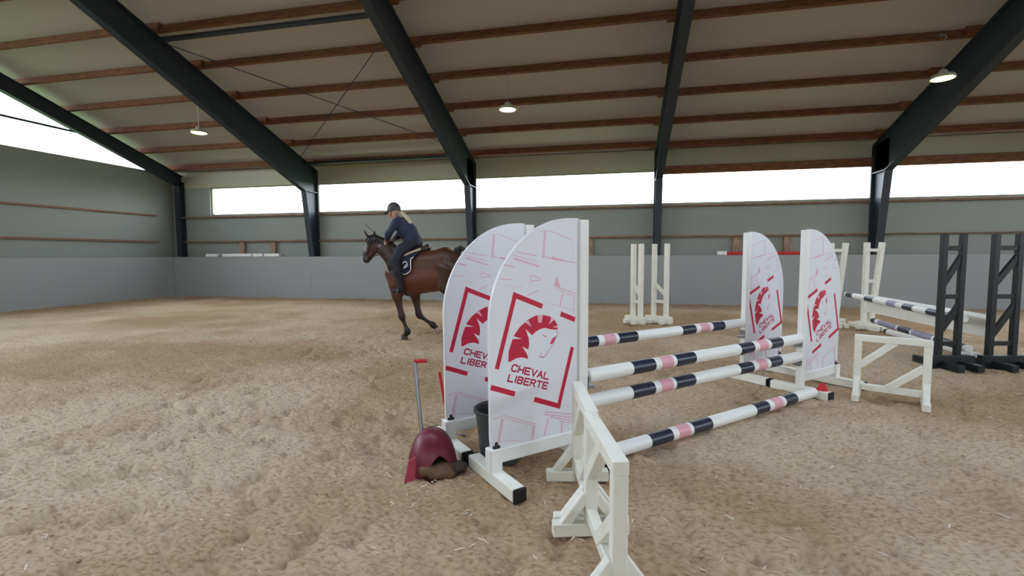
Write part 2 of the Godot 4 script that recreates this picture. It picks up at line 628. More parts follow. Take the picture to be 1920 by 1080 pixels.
# ---------------------------------------------------------------- shell
func axis(parts: Array) -> PackedFloat32Array:
	# [from, to, step] pieces, end to end
	var o := PackedFloat32Array()
	for p in parts:
		var n := maxi(1, roundi((p[1] - p[0]) / p[2]))
		for k in n:
			o.append(p[0] + (p[1] - p[0]) * k / n)
	o.append(parts[-1][1])
	return o


func floor_and_walls() -> void:
	var f1 := FastNoiseLite.new()
	f1.seed = 11
	f1.frequency = 0.8
	f1.fractal_octaves = 4
	var f2 := FastNoiseLite.new()
	f2.seed = 5
	f2.noise_type = FastNoiseLite.TYPE_CELLULAR
	f2.cellular_return_type = FastNoiseLite.RETURN_DISTANCE
	f2.frequency = 2.6
	f2.fractal_octaves = 2
	var f3 := FastNoiseLite.new()
	f3.seed = 8
	f3.frequency = 5.5
	f3.fractal_octaves = 3
	var f4 := FastNoiseLite.new()
	f4.seed = 21
	f4.frequency = 0.22
	f4.fractal_octaves = 3
	var f5 := FastNoiseLite.new()
	f5.seed = 33
	f5.frequency = 2.4
	f5.fractal_octaves = 3
	var height := func(x: float, z: float) -> float:
		var wx := x + 0.12 * f3.get_noise_2d(x * 0.4 + 40.0, z * 0.4)
		var wz := z + 0.12 * f3.get_noise_2d(x * 0.4, z * 0.4 + 90.0)
		var y := 0.014 * f1.get_noise_2d(x, z) + 0.020 * (f2.get_noise_2d(wx, wz) + 0.35) + 0.024 * f3.get_noise_2d(x, z) + 0.014 * f3.get_noise_2d(x * 2.3 + 50.0, z * 2.3)
		y -= 0.042 * smoothstep(0.28, 0.42, f5.get_noise_2d(wx, wz))
		return clampf(y, -0.085, 0.035)
	var xs := axis([[WX - 0.1, -9.0, 0.3], [-9.0, -5.0, 0.09], [-5.0, 4.5, 0.042], [4.5, 8.0, 0.09], [8.0, EX, 0.5]])
	var zs := axis([[-0.1, 3.0, 0.2], [3.0, 8.5, 0.08], [8.5, 15.0, 0.04], [15.0, DEPTH, 0.6]])
	var nx := xs.size()
	var nz := zs.size()
	var V := PackedVector3Array()
	var C := PackedColorArray()
	var I := PackedInt32Array()
	var pale := lin(206, 190, 168)
	var brown := lin(176, 152, 124)
	for i in nx:
		for j in nz:
			var x := xs[i]
			var z := zs[j]
			V.append(Vector3(x, height.call(x, z), z))
			var m := clampf(0.5 + 1.1 * f4.get_noise_2d(x, z) + 0.5 * f1.get_noise_2d(x + 9.0, z), 0.0, 1.0)
			C.append(brown.lerp(pale, m))
	for i in nx - 1:
		for j in nz - 1:
			var a := i * nz + j
			I.append_array(PackedInt32Array([a, a + nz, a + nz + 1, a, a + nz + 1, a + 1]))
	var N := PackedVector3Array()
	N.resize(V.size())
	for x in range(0, I.size(), 3):
		var fn := (V[I[x + 2]] - V[I[x]]).cross(V[I[x + 1]] - V[I[x]])
		N[I[x]] += fn
		N[I[x + 1]] += fn
		N[I[x + 2]] += fn
	for x in N.size():
		N[x] = N[x].normalized()
	var arr := []
	arr.resize(Mesh.ARRAY_MAX)
	arr[Mesh.ARRAY_VERTEX] = V
	arr[Mesh.ARRAY_NORMAL] = N
	arr[Mesh.ARRAY_COLOR] = C
	arr[Mesh.ARRAY_INDEX] = I
	var fm := ArrayMesh.new()
	fm.add_surface_from_arrays(Mesh.PRIMITIVE_TRIANGLES, arr)
	var sand := triplanar(mat(255, 255, 255, 0.95), Vector3(0.5, 0.8, 0.8))
	sand.vertex_color_use_as_albedo = true
	sand.albedo_texture = noise_tex(0.035, 1024, ramp([[0.0, Color(0.68, 0.61, 0.52)], [0.34, Color(0.88, 0.85, 0.80)], [0.55, Color(0.97, 0.96, 0.94)], [1.0, Color(1, 1, 1)]]), 6, FastNoiseLite.TYPE_SIMPLEX_SMOOTH, false, 6.0, 7)
	sand.normal_enabled = true
	sand.normal_texture = noise_tex(0.03, 1024, null, 5, FastNoiseLite.TYPE_SIMPLEX_SMOOTH, true, 9.0, 4)
	sand.normal_scale = 0.9
	sand.metallic_specular = 0.2
	structure(put("floor", fm, sand), "brown sand and fibre riding surface pocked with hoof marks", "floor")
	# clods and shreds of fibre kicked up on the near part of the surface
	var rng := RandomNumberGenerator.new()
	rng.seed = 77
	var lump := MB.new()
	var P: Array = []
	for q: Vector3 in [Vector3(1, 0, 0), Vector3(0.3, 0, 0.9), Vector3(-0.8, 0, 0.6), Vector3(-0.9, 0, -0.5), Vector3(0.2, 0, -1.0), Vector3(0.05, 0.75, 0.05), Vector3(0.0, -0.6, 0.0)]:
		P.append(q)
	for k in 5:
		lump.flat(P[k], P[(k + 1) % 5], P[5], P[k] + P[(k + 1) % 5] + Vector3.UP)
		lump.flat(P[k], P[(k + 1) % 5], P[6], P[k] + P[(k + 1) % 5] + Vector3.DOWN)
	var mm := MultiMesh.new()
	mm.transform_format = MultiMesh.TRANSFORM_3D
	mm.use_colors = true
	mm.mesh = lump.mesh()
	var spots: Array = []
	while spots.size() < 16000:
		var x := rng.randf_range(-6.0, 5.5)
		var z := rng.randf_range(7.0, 14.9)
		if rng.randf() > 0.35 + 1.2 * f3.get_noise_2d(x * 0.5, z * 0.5):
			continue
		var r := 0.004 + 0.011 * pow(rng.randf(), 3.0)
		var shred := rng.randf() < 0.35
		var bs := Basis(Vector3.UP, rng.randf() * TAU) * Basis(Vector3.RIGHT, rng.randf_range(-0.4, 0.4))
		bs = bs.scaled_local(Vector3(r * 2.6, r * 0.35, r * 0.45) if shred else Vector3(r, r * 0.8, r))
		spots.append([Transform3D(bs, Vector3(x, height.call(x, z) + r * 0.1, z)), pale.lerp(Color(0.82, 0.76, 0.66), 0.5) if shred else brown.lerp(pale, rng.randf_range(-0.35, 0.7))])
	mm.instance_count = spots.size()
	for k in spots.size():
		mm.set_instance_transform(k, spots[k][0])
		mm.set_instance_color(k, spots[k][1])
	var clods := MultiMeshInstance3D.new()
	clods.multimesh = mm
	var cm := mat(255, 255, 255, 0.95)
	cm.vertex_color_use_as_albedo = true
	clods.material_override = cm
	clods.name = "sand_clods"
	add_child(clods)
	tag(clods, "loose clods and pale fibre shreds strewn over the near sand", "sand")
	clods.set_meta("kind", "stuff")
	# grass outside the hall
	var g := MB.new()
	g.abox(Vector3(-70, -0.5, -60), Vector3(80, -0.3, 80), 0.0)
	var grass := put("lawn", g, triplanar(mat(104, 122, 78, 0.9), Vector3.ONE * 0.3))
	grass.material_override.albedo_texture = noise_tex(0.05, 256, ramp([[0.0, Color(0.7, 0.75, 0.6)], [1.0, Color(1, 1, 1)]]))
	structure(grass, "green grass around the outside of the hall", "grass")

	# long wall that the camera faces
	var wb := Node3D.new()
	wb.name = "wall_back"
	add_child(wb)
	structure(wb, "grey clad long wall with timber rails above a pale kickboard", "wall")
	var m := MB.new()
	m.abox(Vector3(WX - 0.2, -0.3, -0.22), Vector3(EX + 0.2, 3.03, -0.02), 0.0)
	put("cladding", m, M.cladding, wb)
	m = MB.new()
	m.abox(Vector3(WX - 0.2, 4.07, -0.22), Vector3(EX + 0.2, EAVE + 0.16, -0.02), 0.0)
	put("fascia", m, M.fascia, wb)
	m = MB.new()
	m.abox(Vector3(WX - 0.2, 3.03, -0.22), Vector3(-15.04, 4.07, -0.02), 0.0)
	put("corner_cladding", m, M.cladding, wb)
	var edges: Array[float] = [WX + 0.4]
	for k in range(1, 7):
		edges.append(FX + BAY * k)
	edges.append(EX)
	for k in edges.size() - 1:
		m = MB.new()
		m.abox(Vector3(edges[k] + 0.002, -0.1, 0.40), Vector3(edges[k + 1] - 0.002, 1.46, 0.44), 0.003)
		put("kickboard", m, M.kick, wb)
		m = MB.new()
		m.abox(Vector3(edges[k] + 0.002, 1.425, 0.18), Vector3(edges[k + 1] - 0.002, 1.46, 0.398), 0.003)
		put("kickboard_ledge", m, M.kick, wb)
	for k in 6:
		var x0 := (FX + BAY * k) + 0.12
		var x1 := x0 + BAY - 0.24
		if x0 > 14.0:
			break
		for h: float in [2.065, 2.985]:
			m = MB.new()
			var slim := 0.03 if (k > 3 and h < 2.5) else 0.055
			m.abox(Vector3(x0, h - slim, -0.02), Vector3(x1, h, 0.10), 0.004)
			put("rail", m, M.girt, wb)
	for x: float in [-13.62, -12.3, -0.81, 3.52, 4.91]:
		m = MB.new()
		m.abox(Vector3(x - 0.11, 0.0, -0.02), Vector3(x + 0.11, 1.99, 0.12), 0.004)
		put("timber_post", m, M.post, wb)
	# gable wall on the left
	var wl := Node3D.new()
	wl.name = "wall_left"
	add_child(wl)
	structure(wl, "grey clad gable wall with timber rails above a pale kickboard", "wall")
	m = MB.new()
	m.abox(Vector3(WX - 0.2, -0.3, -0.02), Vector3(WX, 4.58, DEPTH + 0.2), 0.0)
	put("cladding", m, M.cladding, wl)
	for k in 4:
		m = MB.new()
		m.abox(Vector3(WX + 0.36, -0.1, 0.44 + k * 6.4 + 0.002), Vector3(WX + 0.40, 1.46, 0.44 + (k + 1) * 6.4 - 0.002), 0.003)
		put("kickboard", m, M.kick, wl)
	m = MB.new()
	m.abox(Vector3(WX + 0.01, 1.425, 0.46), Vector3(WX + 0.358, 1.46, DEPTH - 0.1), 0.003)
	put("kickboard_ledge", m, M.kick, wl)
	for h: float in [2.065, 3.03]:
		for k in 4:
			m = MB.new()
			m.abox(Vector3(WX, h - 0.06, 0.75 + k * 5.3), Vector3(WX + 0.12, h, 0.75 + (k + 1) * 5.3 - 0.16), 0.004)
			put("rail", m, M.girt, wl)
	for k in 4:
		m = MB.new()
		var z := 5.97 + k * 5.3
		m.abox(Vector3(WX, 0.0, z - 0.08), Vector3(WX + 0.22, EAVE + PITCH * minf(z, DEPTH - z), z + 0.08), 0.004)
		put("post", m, M.steel, wl)
	# the walls behind and to the right of the camera
	m = MB.new()
	m.abox(Vector3(WX - 0.2, -0.3, DEPTH + 0.02), Vector3(EX + 0.2, 3.03, DEPTH + 0.22), 0.0)
	m.abox(Vector3(WX - 0.2, 4.07, DEPTH + 0.02), Vector3(EX + 0.2, EAVE + 0.16, DEPTH + 0.22), 0.0)
	structure(put("wall_front", m, M.cladding), "grey clad long wall behind the camera", "wall")
	m = MB.new()
	m.abox(Vector3(EX, -0.3, -0.02), Vector3(EX + 0.2, 4.58, DEPTH + 0.2), 0.0)
	structure(put("wall_right", m, M.cladding), "grey clad gable wall at the far right end", "wall")


func windows() -> void:
	# a strip of glazing per bay in both long walls
	var n := 1
	for side in 2:
		for k in 7:
			var x0 := FX + BAY * k + 0.03
			var x1 := x0 + BAY - 0.06
			if k == 0:
				x0 = -15.04
			if k == 6:
				x1 = EX
			var z := -0.12 if side == 0 else DEPTH + 0.12
			var o := Node3D.new()
			o.name = "window_%d" % n
			add_child(o)
			structure(o, "long strip window under the eaves, bay %s of the %s wall" % [["one", "two", "three", "four", "five", "six", "seven"][k], "back" if side == 0 else "front"], "window")
			n += 1
			var m := MB.new()
			m.abox(Vector3(x0, 3.03, z - 0.04), Vector3(x1, 3.07, z + 0.04), 0.003)
			m.abox(Vector3(x0, 4.03, z - 0.04), Vector3(x1, 4.07, z + 0.04), 0.003)
			m.abox(Vector3(x0, 3.07, z - 0.04), Vector3(x0 + 0.04, 4.03, z + 0.04), 0.003)
			m.abox(Vector3(x1 - 0.04, 3.07, z - 0.04), Vector3(x1, 4.03, z + 0.04), 0.003)
			put("frame", m, M.trim, o)
			m = MB.new()
			m.quad(Vector3(x0 + 0.04, 3.07, z), Vector3(x1 - 0.04, 3.07, z), Vector3(x1 - 0.04, 4.03, z), Vector3(x0 + 0.04, 4.03, z), Vector3.BACK)
			put("pane", m, M.pane, o)
	# the glazed triangle of each gable
	for side in 2:
		var x := WX - 0.1 if side == 0 else EX + 0.1
		var o := Node3D.new()
		o.name = "window_%d" % n
		add_child(o)
		structure(o, "tall triangular gable glazing above the grey wall at the %s end" % ("left" if side == 0 else "right"), "window")
		n += 1
		var m := MB.new()
		m.quad(Vector3(x, 4.58, 0.2), Vector3(x, 4.58, DEPTH - 0.2), Vector3(x, 4.6, DEPTH - 0.2), Vector3(x, 4.6, 0.2), Vector3.RIGHT)
		m.flat(Vector3(x, 4.6, 0.2), Vector3(x, 4.6, DEPTH - 0.2), Vector3(x, EAVE + PITCH * 13.0 + 0.2, 13.0), Vector3.RIGHT)
		put("pane", m, M.pane, o)
		m = MB.new()
		m.abox(Vector3(x - 0.05, 4.58, 0.0), Vector3(x + 0.05, 4.63, DEPTH), 0.003)
		put("sill", m, M.trim, o)
		m = MB.new()
		m.abox(Vector3(x - 0.03, 5.42, 2.6), Vector3(x + 0.03, 5.48, DEPTH - 2.6), 0.003)
		put("glazing_bar", m, M.steel, o)


func roof() -> void:
	var ce := Node3D.new()
	ce.name = "ceiling"
	add_child(ce)
	structure(ce, "beige lined sloping roof carried on brown timber purlins", "ceiling")
	var t := 0.2
	var m := MB.new()
	# local x -> world z, local z -> world -x; each slope stops short of the glazed ridge
	for side in 2:
		var r0 := 12.4
		var poly := PackedVector2Array([Vector2(-0.5, EAVE + t - 0.5 * PITCH), Vector2(r0, EAVE + t + r0 * PITCH), Vector2(r0, EAVE + t + 0.14 + r0 * PITCH), Vector2(-0.5, EAVE + t + 0.14 - 0.5 * PITCH)])
		if side == 1:
			for k in poly.size():
				poly[k].x = DEPTH - poly[k].x
		m = MB.new()
		m.prism(poly, Transform3D(Basis(Vector3(0, 0, 1), Vector3(0, 1, 0), Vector3(-1, 0, 0)), Vector3.ZERO), -(EX + 0.6), -(WX - 0.6))
		put("roof_lining", m, M.roof, ce)
	var rl := Node3D.new()
	rl.name = "window_17"
	add_child(rl)
	structure(rl, "clear ridge light running the length of the roof", "window")
	m = MB.new()
	for z: float in [12.4, 13.6]:
		m.quad(Vector3(WX - 0.6, EAVE + t + 12.4 * PITCH + 0.12, z), Vector3(EX + 0.6, EAVE + t + 12.4 * PITCH + 0.12, z), Vector3(EX + 0.6, EAVE + t + 13.0 * PITCH + 0.2, 13.0), Vector3(WX - 0.6, EAVE + t + 13.0 * PITCH + 0.2, 13.0), Vector3.UP)
	put("pane", m, M.pane, rl)
	# purlins, bay by bay, lapped at the frames
	var up := Vector3(0, 1, -PITCH).normalized()
	for k in 5:
		var x0 := FX + BAY * k - (0.3 if k == 0 else 0.0)
		var x1 := FX + BAY * (k + 1)
		for j in 9:
			var z := 0.36 + 1.135 * j + (0.075 if k % 2 == 0 else 0.0)
			m = MB.new()
			var c := Vector3(0, EAVE + PITCH * z, z) + up * 0.09
			m.bar(Vector3(x0 - 0.25, c.y, c.z), Vector3(x1 + 0.25, c.y, c.z), 0.075, 0.18, up, 0.004)
			put("purlin", m, M.timber, ce)
	# boxed eave beam over the right-hand bays
	for k in range(3, 6):
		var b := MB.new()
		var x0 := FX + BAY * k + 0.1
		b.abox(Vector3(x0, 3.92, 0.0), Vector3(x0 + BAY - 0.2, 4.16, 0.08), 0.004)
		put("eave_beam", b, M.timber, ce)


func frames() -> void:
	var names := ["in the left corner of the hall", "second from the left corner, behind the rider's left", "third from the left corner, left of the printed wings", "fourth from the left corner, above the far white standards", "fifth from the left corner, leaning in above the black standards", "beyond the right edge, sixth from the left corner", "seventh from the left corner"]
	var first: Node3D = null
	gable_frame(names[0])
	for k in range(1, 7):
		var x := FX + BAY * k
		if first == null:
			first = thing("portal_frame", "dark steel portal frame " + names[k], "steel frame", Vector3(x, 0, 0), Basis(), "steel portal frames")
			for side in 2:
				var b := Basis(Vector3(0, 0, 1), Vector3(0, 1, 0), Vector3(-1, 0, 0)) if side == 0 else Basis(Vector3(0, 0, -1), Vector3(0, 1, 0), Vector3(1, 0, 0))
				var xf := Transform3D(b, Vector3(0, 0, 0 if side == 0 else DEPTH))
				# column: web and two flanges, tapering out towards the knee
				var m := MB.new()
				m.prism(PackedVector2Array([Vector2(0.0, -0.1), Vector2(0.35, -0.1), Vector2(0.35, 1.5), Vector2(0.68, 3.76), Vector2(0.68, 4.6), Vector2(0.0, 4.5)]), xf, -0.008, 0.008)
				m.prism(PackedVector2Array([Vector2(-0.015, -0.1), Vector2(0.01, -0.1), Vector2(0.01, 4.5), Vector2(-0.015, 4.5)]), xf, -0.10, 0.10)
				m.prism(PackedVector2Array([Vector2(0.34, -0.1), Vector2(0.362, -0.1), Vector2(0.362, 1.5), Vector2(0.70, 3.76), Vector2(0.678, 3.76), Vector2(0.34, 1.5)]), xf, -0.10, 0.10)
				put("column", m, M.steel, first)
				# rafter, deep at the knee
				m = MB.new()
				var lo := PackedVector2Array([Vector2(0.0, 3.72), Vector2(0.68, 3.735), Vector2(10.0, 7.51), Vector2(13.0, 8.56)])
				var web := lo.duplicate()
				web.append(Vector2(13.0, EAVE + 13.0 * PITCH))
				web.append(Vector2(0.0, EAVE))
				m.prism(web, xf, -0.008, 0.008)
				m.prism(PackedVector2Array([Vector2(0.0, EAVE - 0.025), Vector2(13.0, EAVE + 13.0 * PITCH - 0.025), Vector2(13.0, EAVE + 13.0 * PITCH - 0.003), Vector2(0.0, EAVE - 0.003)]), xf, -0.10, 0.10)
				m.prism(PackedVector2Array([Vector2(0.66, 3.70), Vector2(10.0, 7.485), Vector2(13.0, 8.535), Vector2(13.0, 8.56), Vector2(10.0, 7.51), Vector2(0.66, 3.73)]), xf, -0.10, 0.10)
				put("rafter", m, M.steel, first)
				m = MB.new()
				m.prism(PackedVector2Array([Vector2(0.02, 3.72), Vector2(0.67, 3.72), Vector2(0.67, 3.745), Vector2(0.02, 3.745)]), xf, -0.09, 0.09)
				put("knee_plate", m, M.steel, first)
		else:
			copy(first, "dark steel portal frame " + names[k], Vector3(x, 0, 0))
	# wind bracing in the bay between the second and third frames
	var xa := FX + BAY
	var xb := FX + BAY * 2.0
	var up := Vector3(0, 1, -PITCH).normalized()
	for s in [[5.95, "dark square steel strut between two rafters, high under the roof"], [0.62, "dark square steel strut between two knees, low above the windows"]]:
		var z: float = s[0]
		var m := MB.new()
		var y := EAVE + PITCH * z - 0.09
		m.bar(Vector3(xa + 0.02, y, z), Vector3(xb - 0.02, y, z), 0.09, 0.09, up, 0.006)
		tag(put("strut", m, M.steel), s[1], "strut", "roof struts")
	for s in [[xa + 0.1, 5.8, xb - 0.1, 0.95, "thin steel bracing cable running down to the right under the roof"], [xb - 0.1, 5.6, xa + 0.1, 0.95, "thin steel bracing cable running down to the left under the roof"]]:
		var m := MB.new()
		m.tube([Vector3(s[0], EAVE + PITCH * s[1] - 0.06, s[1]), Vector3(s[2], EAVE + PITCH * s[3] - 0.06, s[3])], [0.011, 0.011], 8)
		tag(put("bracing_cable", m, M.steel), s[4], "cable", "roof bracing cables")


func gable_frame(where: String) -> void:
	# the lighter frame that stands against the left gable
	var o := thing("gable_frame", "slim dark steel gable frame " + where, "steel frame", Vector3(-16.27, 0, 0))
	var along := Basis(Vector3(0, 0, 1), Vector3(0, 1, 0), Vector3(-1, 0, 0))
	for side in 2:
		var xf := Transform3D(along, Vector3.ZERO) if side == 0 else Transform3D(Basis(Vector3(0, 0, -1), Vector3(0, 1, 0), Vector3(1, 0, 0)), Vector3(0, 0, DEPTH))
		var m := MB.new()
		m.prism(PackedVector2Array([Vector2(0.0, -0.1), Vector2(0.24, -0.1), Vector2(0.24, 4.3), Vector2(0.0, 4.3)]), xf, -0.008, 0.008)
		for z: float in [0.0, 0.22]:
			m.prism(PackedVector2Array([Vector2(z, -0.1), Vector2(z + 0.02, -0.1), Vector2(z + 0.02, 4.3), Vector2(z, 4.3)]), xf, -0.11, 0.11)
		put("column", m, M.steel, o)
		m = MB.new()
		var d := 0.46
		m.prism(PackedVector2Array([Vector2(0.0, EAVE - d), Vector2(13.0, EAVE + 13.0 * PITCH - d), Vector2(13.0, EAVE + 13.0 * PITCH), Vector2(0.0, EAVE)]), xf, -0.008, 0.008)
		for e: float in [0.003, d - 0.02]:
			m.prism(PackedVector2Array([Vector2(0.0, EAVE - e - 0.02), Vector2(13.0, EAVE + 13.0 * PITCH - e - 0.02), Vector2(13.0, EAVE + 13.0 * PITCH - e), Vector2(0.0, EAVE - e)]), xf, -0.09, 0.09)
		put("rafter", m, M.steel, o)


func lamps() -> void:
	var lab := ["round pendant lamp on the left, between the corner and the second frame", "round pendant lamp in the middle, between third and fourth frames", "round pendant lamp on the right, beside the fifth frame's rafter"]
	for k in 3:
		var x: float = [-11.40, -2.57, 6.39][k]
		var y: float = [4.95, 5.0, 5.02][k]
		var top := EAVE + PITCH * 3.77 + 0.05
		var o := thing("pendant_lamp", lab[k], "lamp", Vector3(x, y, 4.0), Basis(), "pendant lamps under the roof")
		var m := MB.new()
		m.lathe([Vector2(0.0, 0.15), Vector2(0.05, 0.15), Vector2(0.075, 0.12), Vector2(0.08, 0.07), Vector2(0.17, 0.05), Vector2(0.205, 0.02), Vector2(0.21, -0.03), Vector2(0.195, -0.03), Vector2(0.19, 0.0), Vector2(0.0, 0.0)], 32)
		put("housing", m, M.trim, o)
		m = MB.new()
		m.lathe([Vector2(0.0, -0.005), Vector2(0.188, -0.005), Vector2(0.188, -0.03), Vector2(0.15, -0.042), Vector2(0.0, -0.046)], 32)
		put("lens", m, M.glow, o)
		m = MB.new()
		m.tube([Vector3(0, 0.14, 0), Vector3(0, top - y - 0.12, 0)], [0.007, 0.007], 8)
		put("cord", m, M.galv, o)
		m = MB.new()
		m.tube([Vector3(0, top - y - 0.14, 0), Vector3(0.03, top - y - 0.09, 0), Vector3(0.0, top - y - 0.05, 0), Vector3(-0.03, top - y - 0.02, -0.05)], [0.012, 0.012, 0.012, 0.012], 8)
		m.abox(Vector3(-0.06, top - y - 0.02, -0.20), Vector3(0.06, top - y + 0.06, -0.18), 0.004)
		m.tube([Vector3(-0.03, top - y - 0.02, -0.05), Vector3(0, top - y + 0.02, -0.19)], [0.012, 0.012], 8)
		put("hook", m, M.galv, o)
		var l := SpotLight3D.new()
		l.name = "lamp_light"
		l.light_color = Color(1.0, 0.9, 0.68)
		l.light_energy = 0.35
		l.light_size = 0.18
		l.spot_range = 40.0
		l.spot_angle = 70.0
		l.spot_attenuation = 2.0
		l.shadow_enabled = true
		l.position = Vector3(0, -0.06, 0)
		l.rotation.x = -PI / 2
		o.add_child(l)


# ---------------------------------------------------------------- jumps
func pole(called: String, label: String, a: Vector3, b: Vector3, r: float, bands: Array, group := "") -> Node3D:
	# bands: [from, to, material] as shares of the length; the rest is white
	var d := (b - a).normalized()
	var side := d.cross(Vector3.UP).normalized()
	var o := thing(called, label, "pole", a, Basis(side.cross(d), d, side).orthonormalized(), group)
	var L := a.distance_to(b)
	var m := MB.new()
	m.lathe([Vector2(0.0, 0.0), Vector2(r - 0.006, 0.0), Vector2(r, 0.006), Vector2(r, L - 0.006), Vector2(r - 0.006, L), Vector2(0.0, L)], 24)
	put("shaft", m, M.white, o)
	for s in bands:
		m = MB.new()
		m.lathe([Vector2(r - 0.001, s[0] * L), Vector2(r + 0.0012, s[0] * L + 0.001), Vector2(r + 0.0012, s[1] * L - 0.001), Vector2(r - 0.001, s[1] * L)], 24)
		put("band", m, s[2], o)
	return o


func make_wing(flip: bool, label: String, at: Vector3, tex: ImageTexture) -> Node3D:
	var o := thing("printed_wing", label, "jump wing", at, Basis(E2, Vector3.UP, N2).orthonormalized(), "printed jump wings")
	var f := func(x: float) -> float: return 0.735 - x if flip else x
	var pm := mat(255, 255, 255, 0.5)
	pm.albedo_texture = tex
	var poly := PackedVector2Array()
	poly.append(Vector2(f.call(0.69), 0.17))
	poly.append(Vector2(f.call(-0.02), 0.17))
	poly.append(Vector2(f.call(-0.035), 0.3))
	for k in 25:
		var a := PI - PI * 0.5 * k / 24.0
		poly.append(Vector2(f.call(0.64 + 0.68 * cos(a) * (1.0 if k > 0 else 1.0)), 1.04 + 0.715 * sin(a)))
	poly.append(Vector2(f.call(0.69), 1.755))
	var m := MB.new()
	m.prism(poly, Transform3D(), -0.012, 0.012, Rect2(-0.05, 0.12, 0.84, 1.66))
	put("panel", m, pm, o)
	m = MB.new()
	m.abox(Vector3(f.call(0.692), 0.085, -0.03), Vector3(f.call(0.775), 1.745, 0.03), 0.006)
	put("post", m, M.white, o)
	m = MB.new()
	m.abox(Vector3(f.call(-0.05), 0.085, -0.04), Vector3(f.call(0.04), 0.235, 0.04), 0.006)
	put("stub_post", m, M.white, o)
	m = MB.new()
	m.abox(Vector3(f.call(-0.02), 0.235, -0.02), Vector3(f.call(0.03), 0.252, 0.03), 0.004)
	m.lathe([Vector2(0, 0.275), Vector2(0.012, 0.272), Vector2(0.014, 0.25), Vector2(0.0, 0.25)], 12, Transform3D(Basis(), Vector3(f.call(0.008), 0, 0.006)))
	put("bolt", m, M.black, o)
	m = MB.new()
	m.abox(Vector3(f.call(0.04), 0.13, -0.024), Vector3(f.call(0.692), 0.225, 0.024), 0.005)
	put("cross_rail", m, M.white, o)
	for u: float in [0.0, 0.735]:
		m = MB.new()
		m.abox(Vector3(f.call(u - 0.045), 0.0, -0.30), Vector3(f.call(u + 0.045), 0.088, 0.30), 0.007)
		var foot := put("foot", m, M.cream, o)
		for s: float in [-1.0, 1.0]:
			m = MB.new()
			m.abox(Vector3(f.call(u - 0.046), -0.001, s * 0.299), Vector3(f.call(u + 0.046), 0.089, s * 0.318), 0.006)
			put("end_cap", m, M.rubber, foot)
	# cups that carry the poles
	for h: float in [0.345, 0.545]:
		m = MB.new()
		m.abox(Vector3(f.call(0.775), h - 0.03, -0.035), Vector3(f.call(0.782), h + 0.06, 0.035), 0.002)
		m.abox(Vector3(f.call(0.775), h - 0.03, -0.035), Vector3(f.call(0.83), h - 0.005, 0.035), 0.003)
		put("cup", m, M.galv, o)
	return o


func oxer() -> void:
	var A := Vector3(-0.765, 0, 12.53)
	var D := Vector3(-1.24, 0, 12.07)
	var Cc := Vector3(1.945, 0, 9.92)
	var B := Vector3(1.50, 0, 9.44)
	var lt := wing_print(false)
	var rt := wing_print(true)
	var a := make_wing(false, "white curved wing with red horse-head print, foremost of the left pair, nearest the camera", A, lt)
	copy(a, "white curved wing with red horse-head print, partly hidden behind the foremost one", D, a.transform.basis)
	var c := make_wing(true, "white curved wing with red horse-head print, right-hand end, beside the small white frame", Cc, rt)
	copy(c, "white curved wing with red horse-head print, right-hand end, farther one behind the poles", B, c.transform.basis)
	var bands := [[0.15, 0.235, M.navy], [0.259, 0.307, M.pink], [0.321, 0.406, M.navy], [0.627, 0.70, M.navy], [0.727, 0.778, M.pink], [0.797, 0.868, M.navy]]
	var p0 := A + E2 * 0.785
	var p1 := Cc - E2 * 0.048
	var q0 := D + E2 * 0.785
	var q1 := B - E2 * 0.048
	pole("jump_pole", "white pole with navy and pink bands, top pole of the front row", p0 + Vector3.UP * 0.605, p1 + Vector3.UP * 0.60, 0.052, bands, "poles of the near jump")
	pole("jump_pole", "white pole with navy and pink bands, lower raised pole of the front row", p0 + Vector3.UP * 0.41, p1 + Vector3.UP * 0.41, 0.052, bands, "poles of the near jump")
	pole("jump_pole", "white pole with navy and pink bands, single rear pole hanging farthest back", q0 + Vector3.UP * 0.70, q1 + Vector3.UP * 0.69, 0.05, bands, "poles of the near jump")
	var g0 := A + E2 * 0.84 + N2 * 0.15
	var g1 := Cc - E2 * 0.052 + N2 * 0.16
	pole("jump_pole", "white pole with navy and pink bands lying on the sand in front", g0 + Vector3.UP * 0.058, g1 + Vector3.UP * 0.064, 0.052, bands, "poles of the near jump")
	# a spare red cup left on the right-hand foot
	var m := MB.new()
	m.lathe([Vector2(0.0, 0.075), Vector2(0.02, 0.072), Vector2(0.045, 0.03), Vector2(0.06, 0.0), Vector2(0.0, 0.0)], 16)
	var cup := put("marker_cup", m, M.red)
	cup.position = Cc + N2 * 0.215 + E2 * 0.02 + Vector3.UP * 0.088
	tag(cup, "small red plastic cup on the right wing's front foot", "cup")


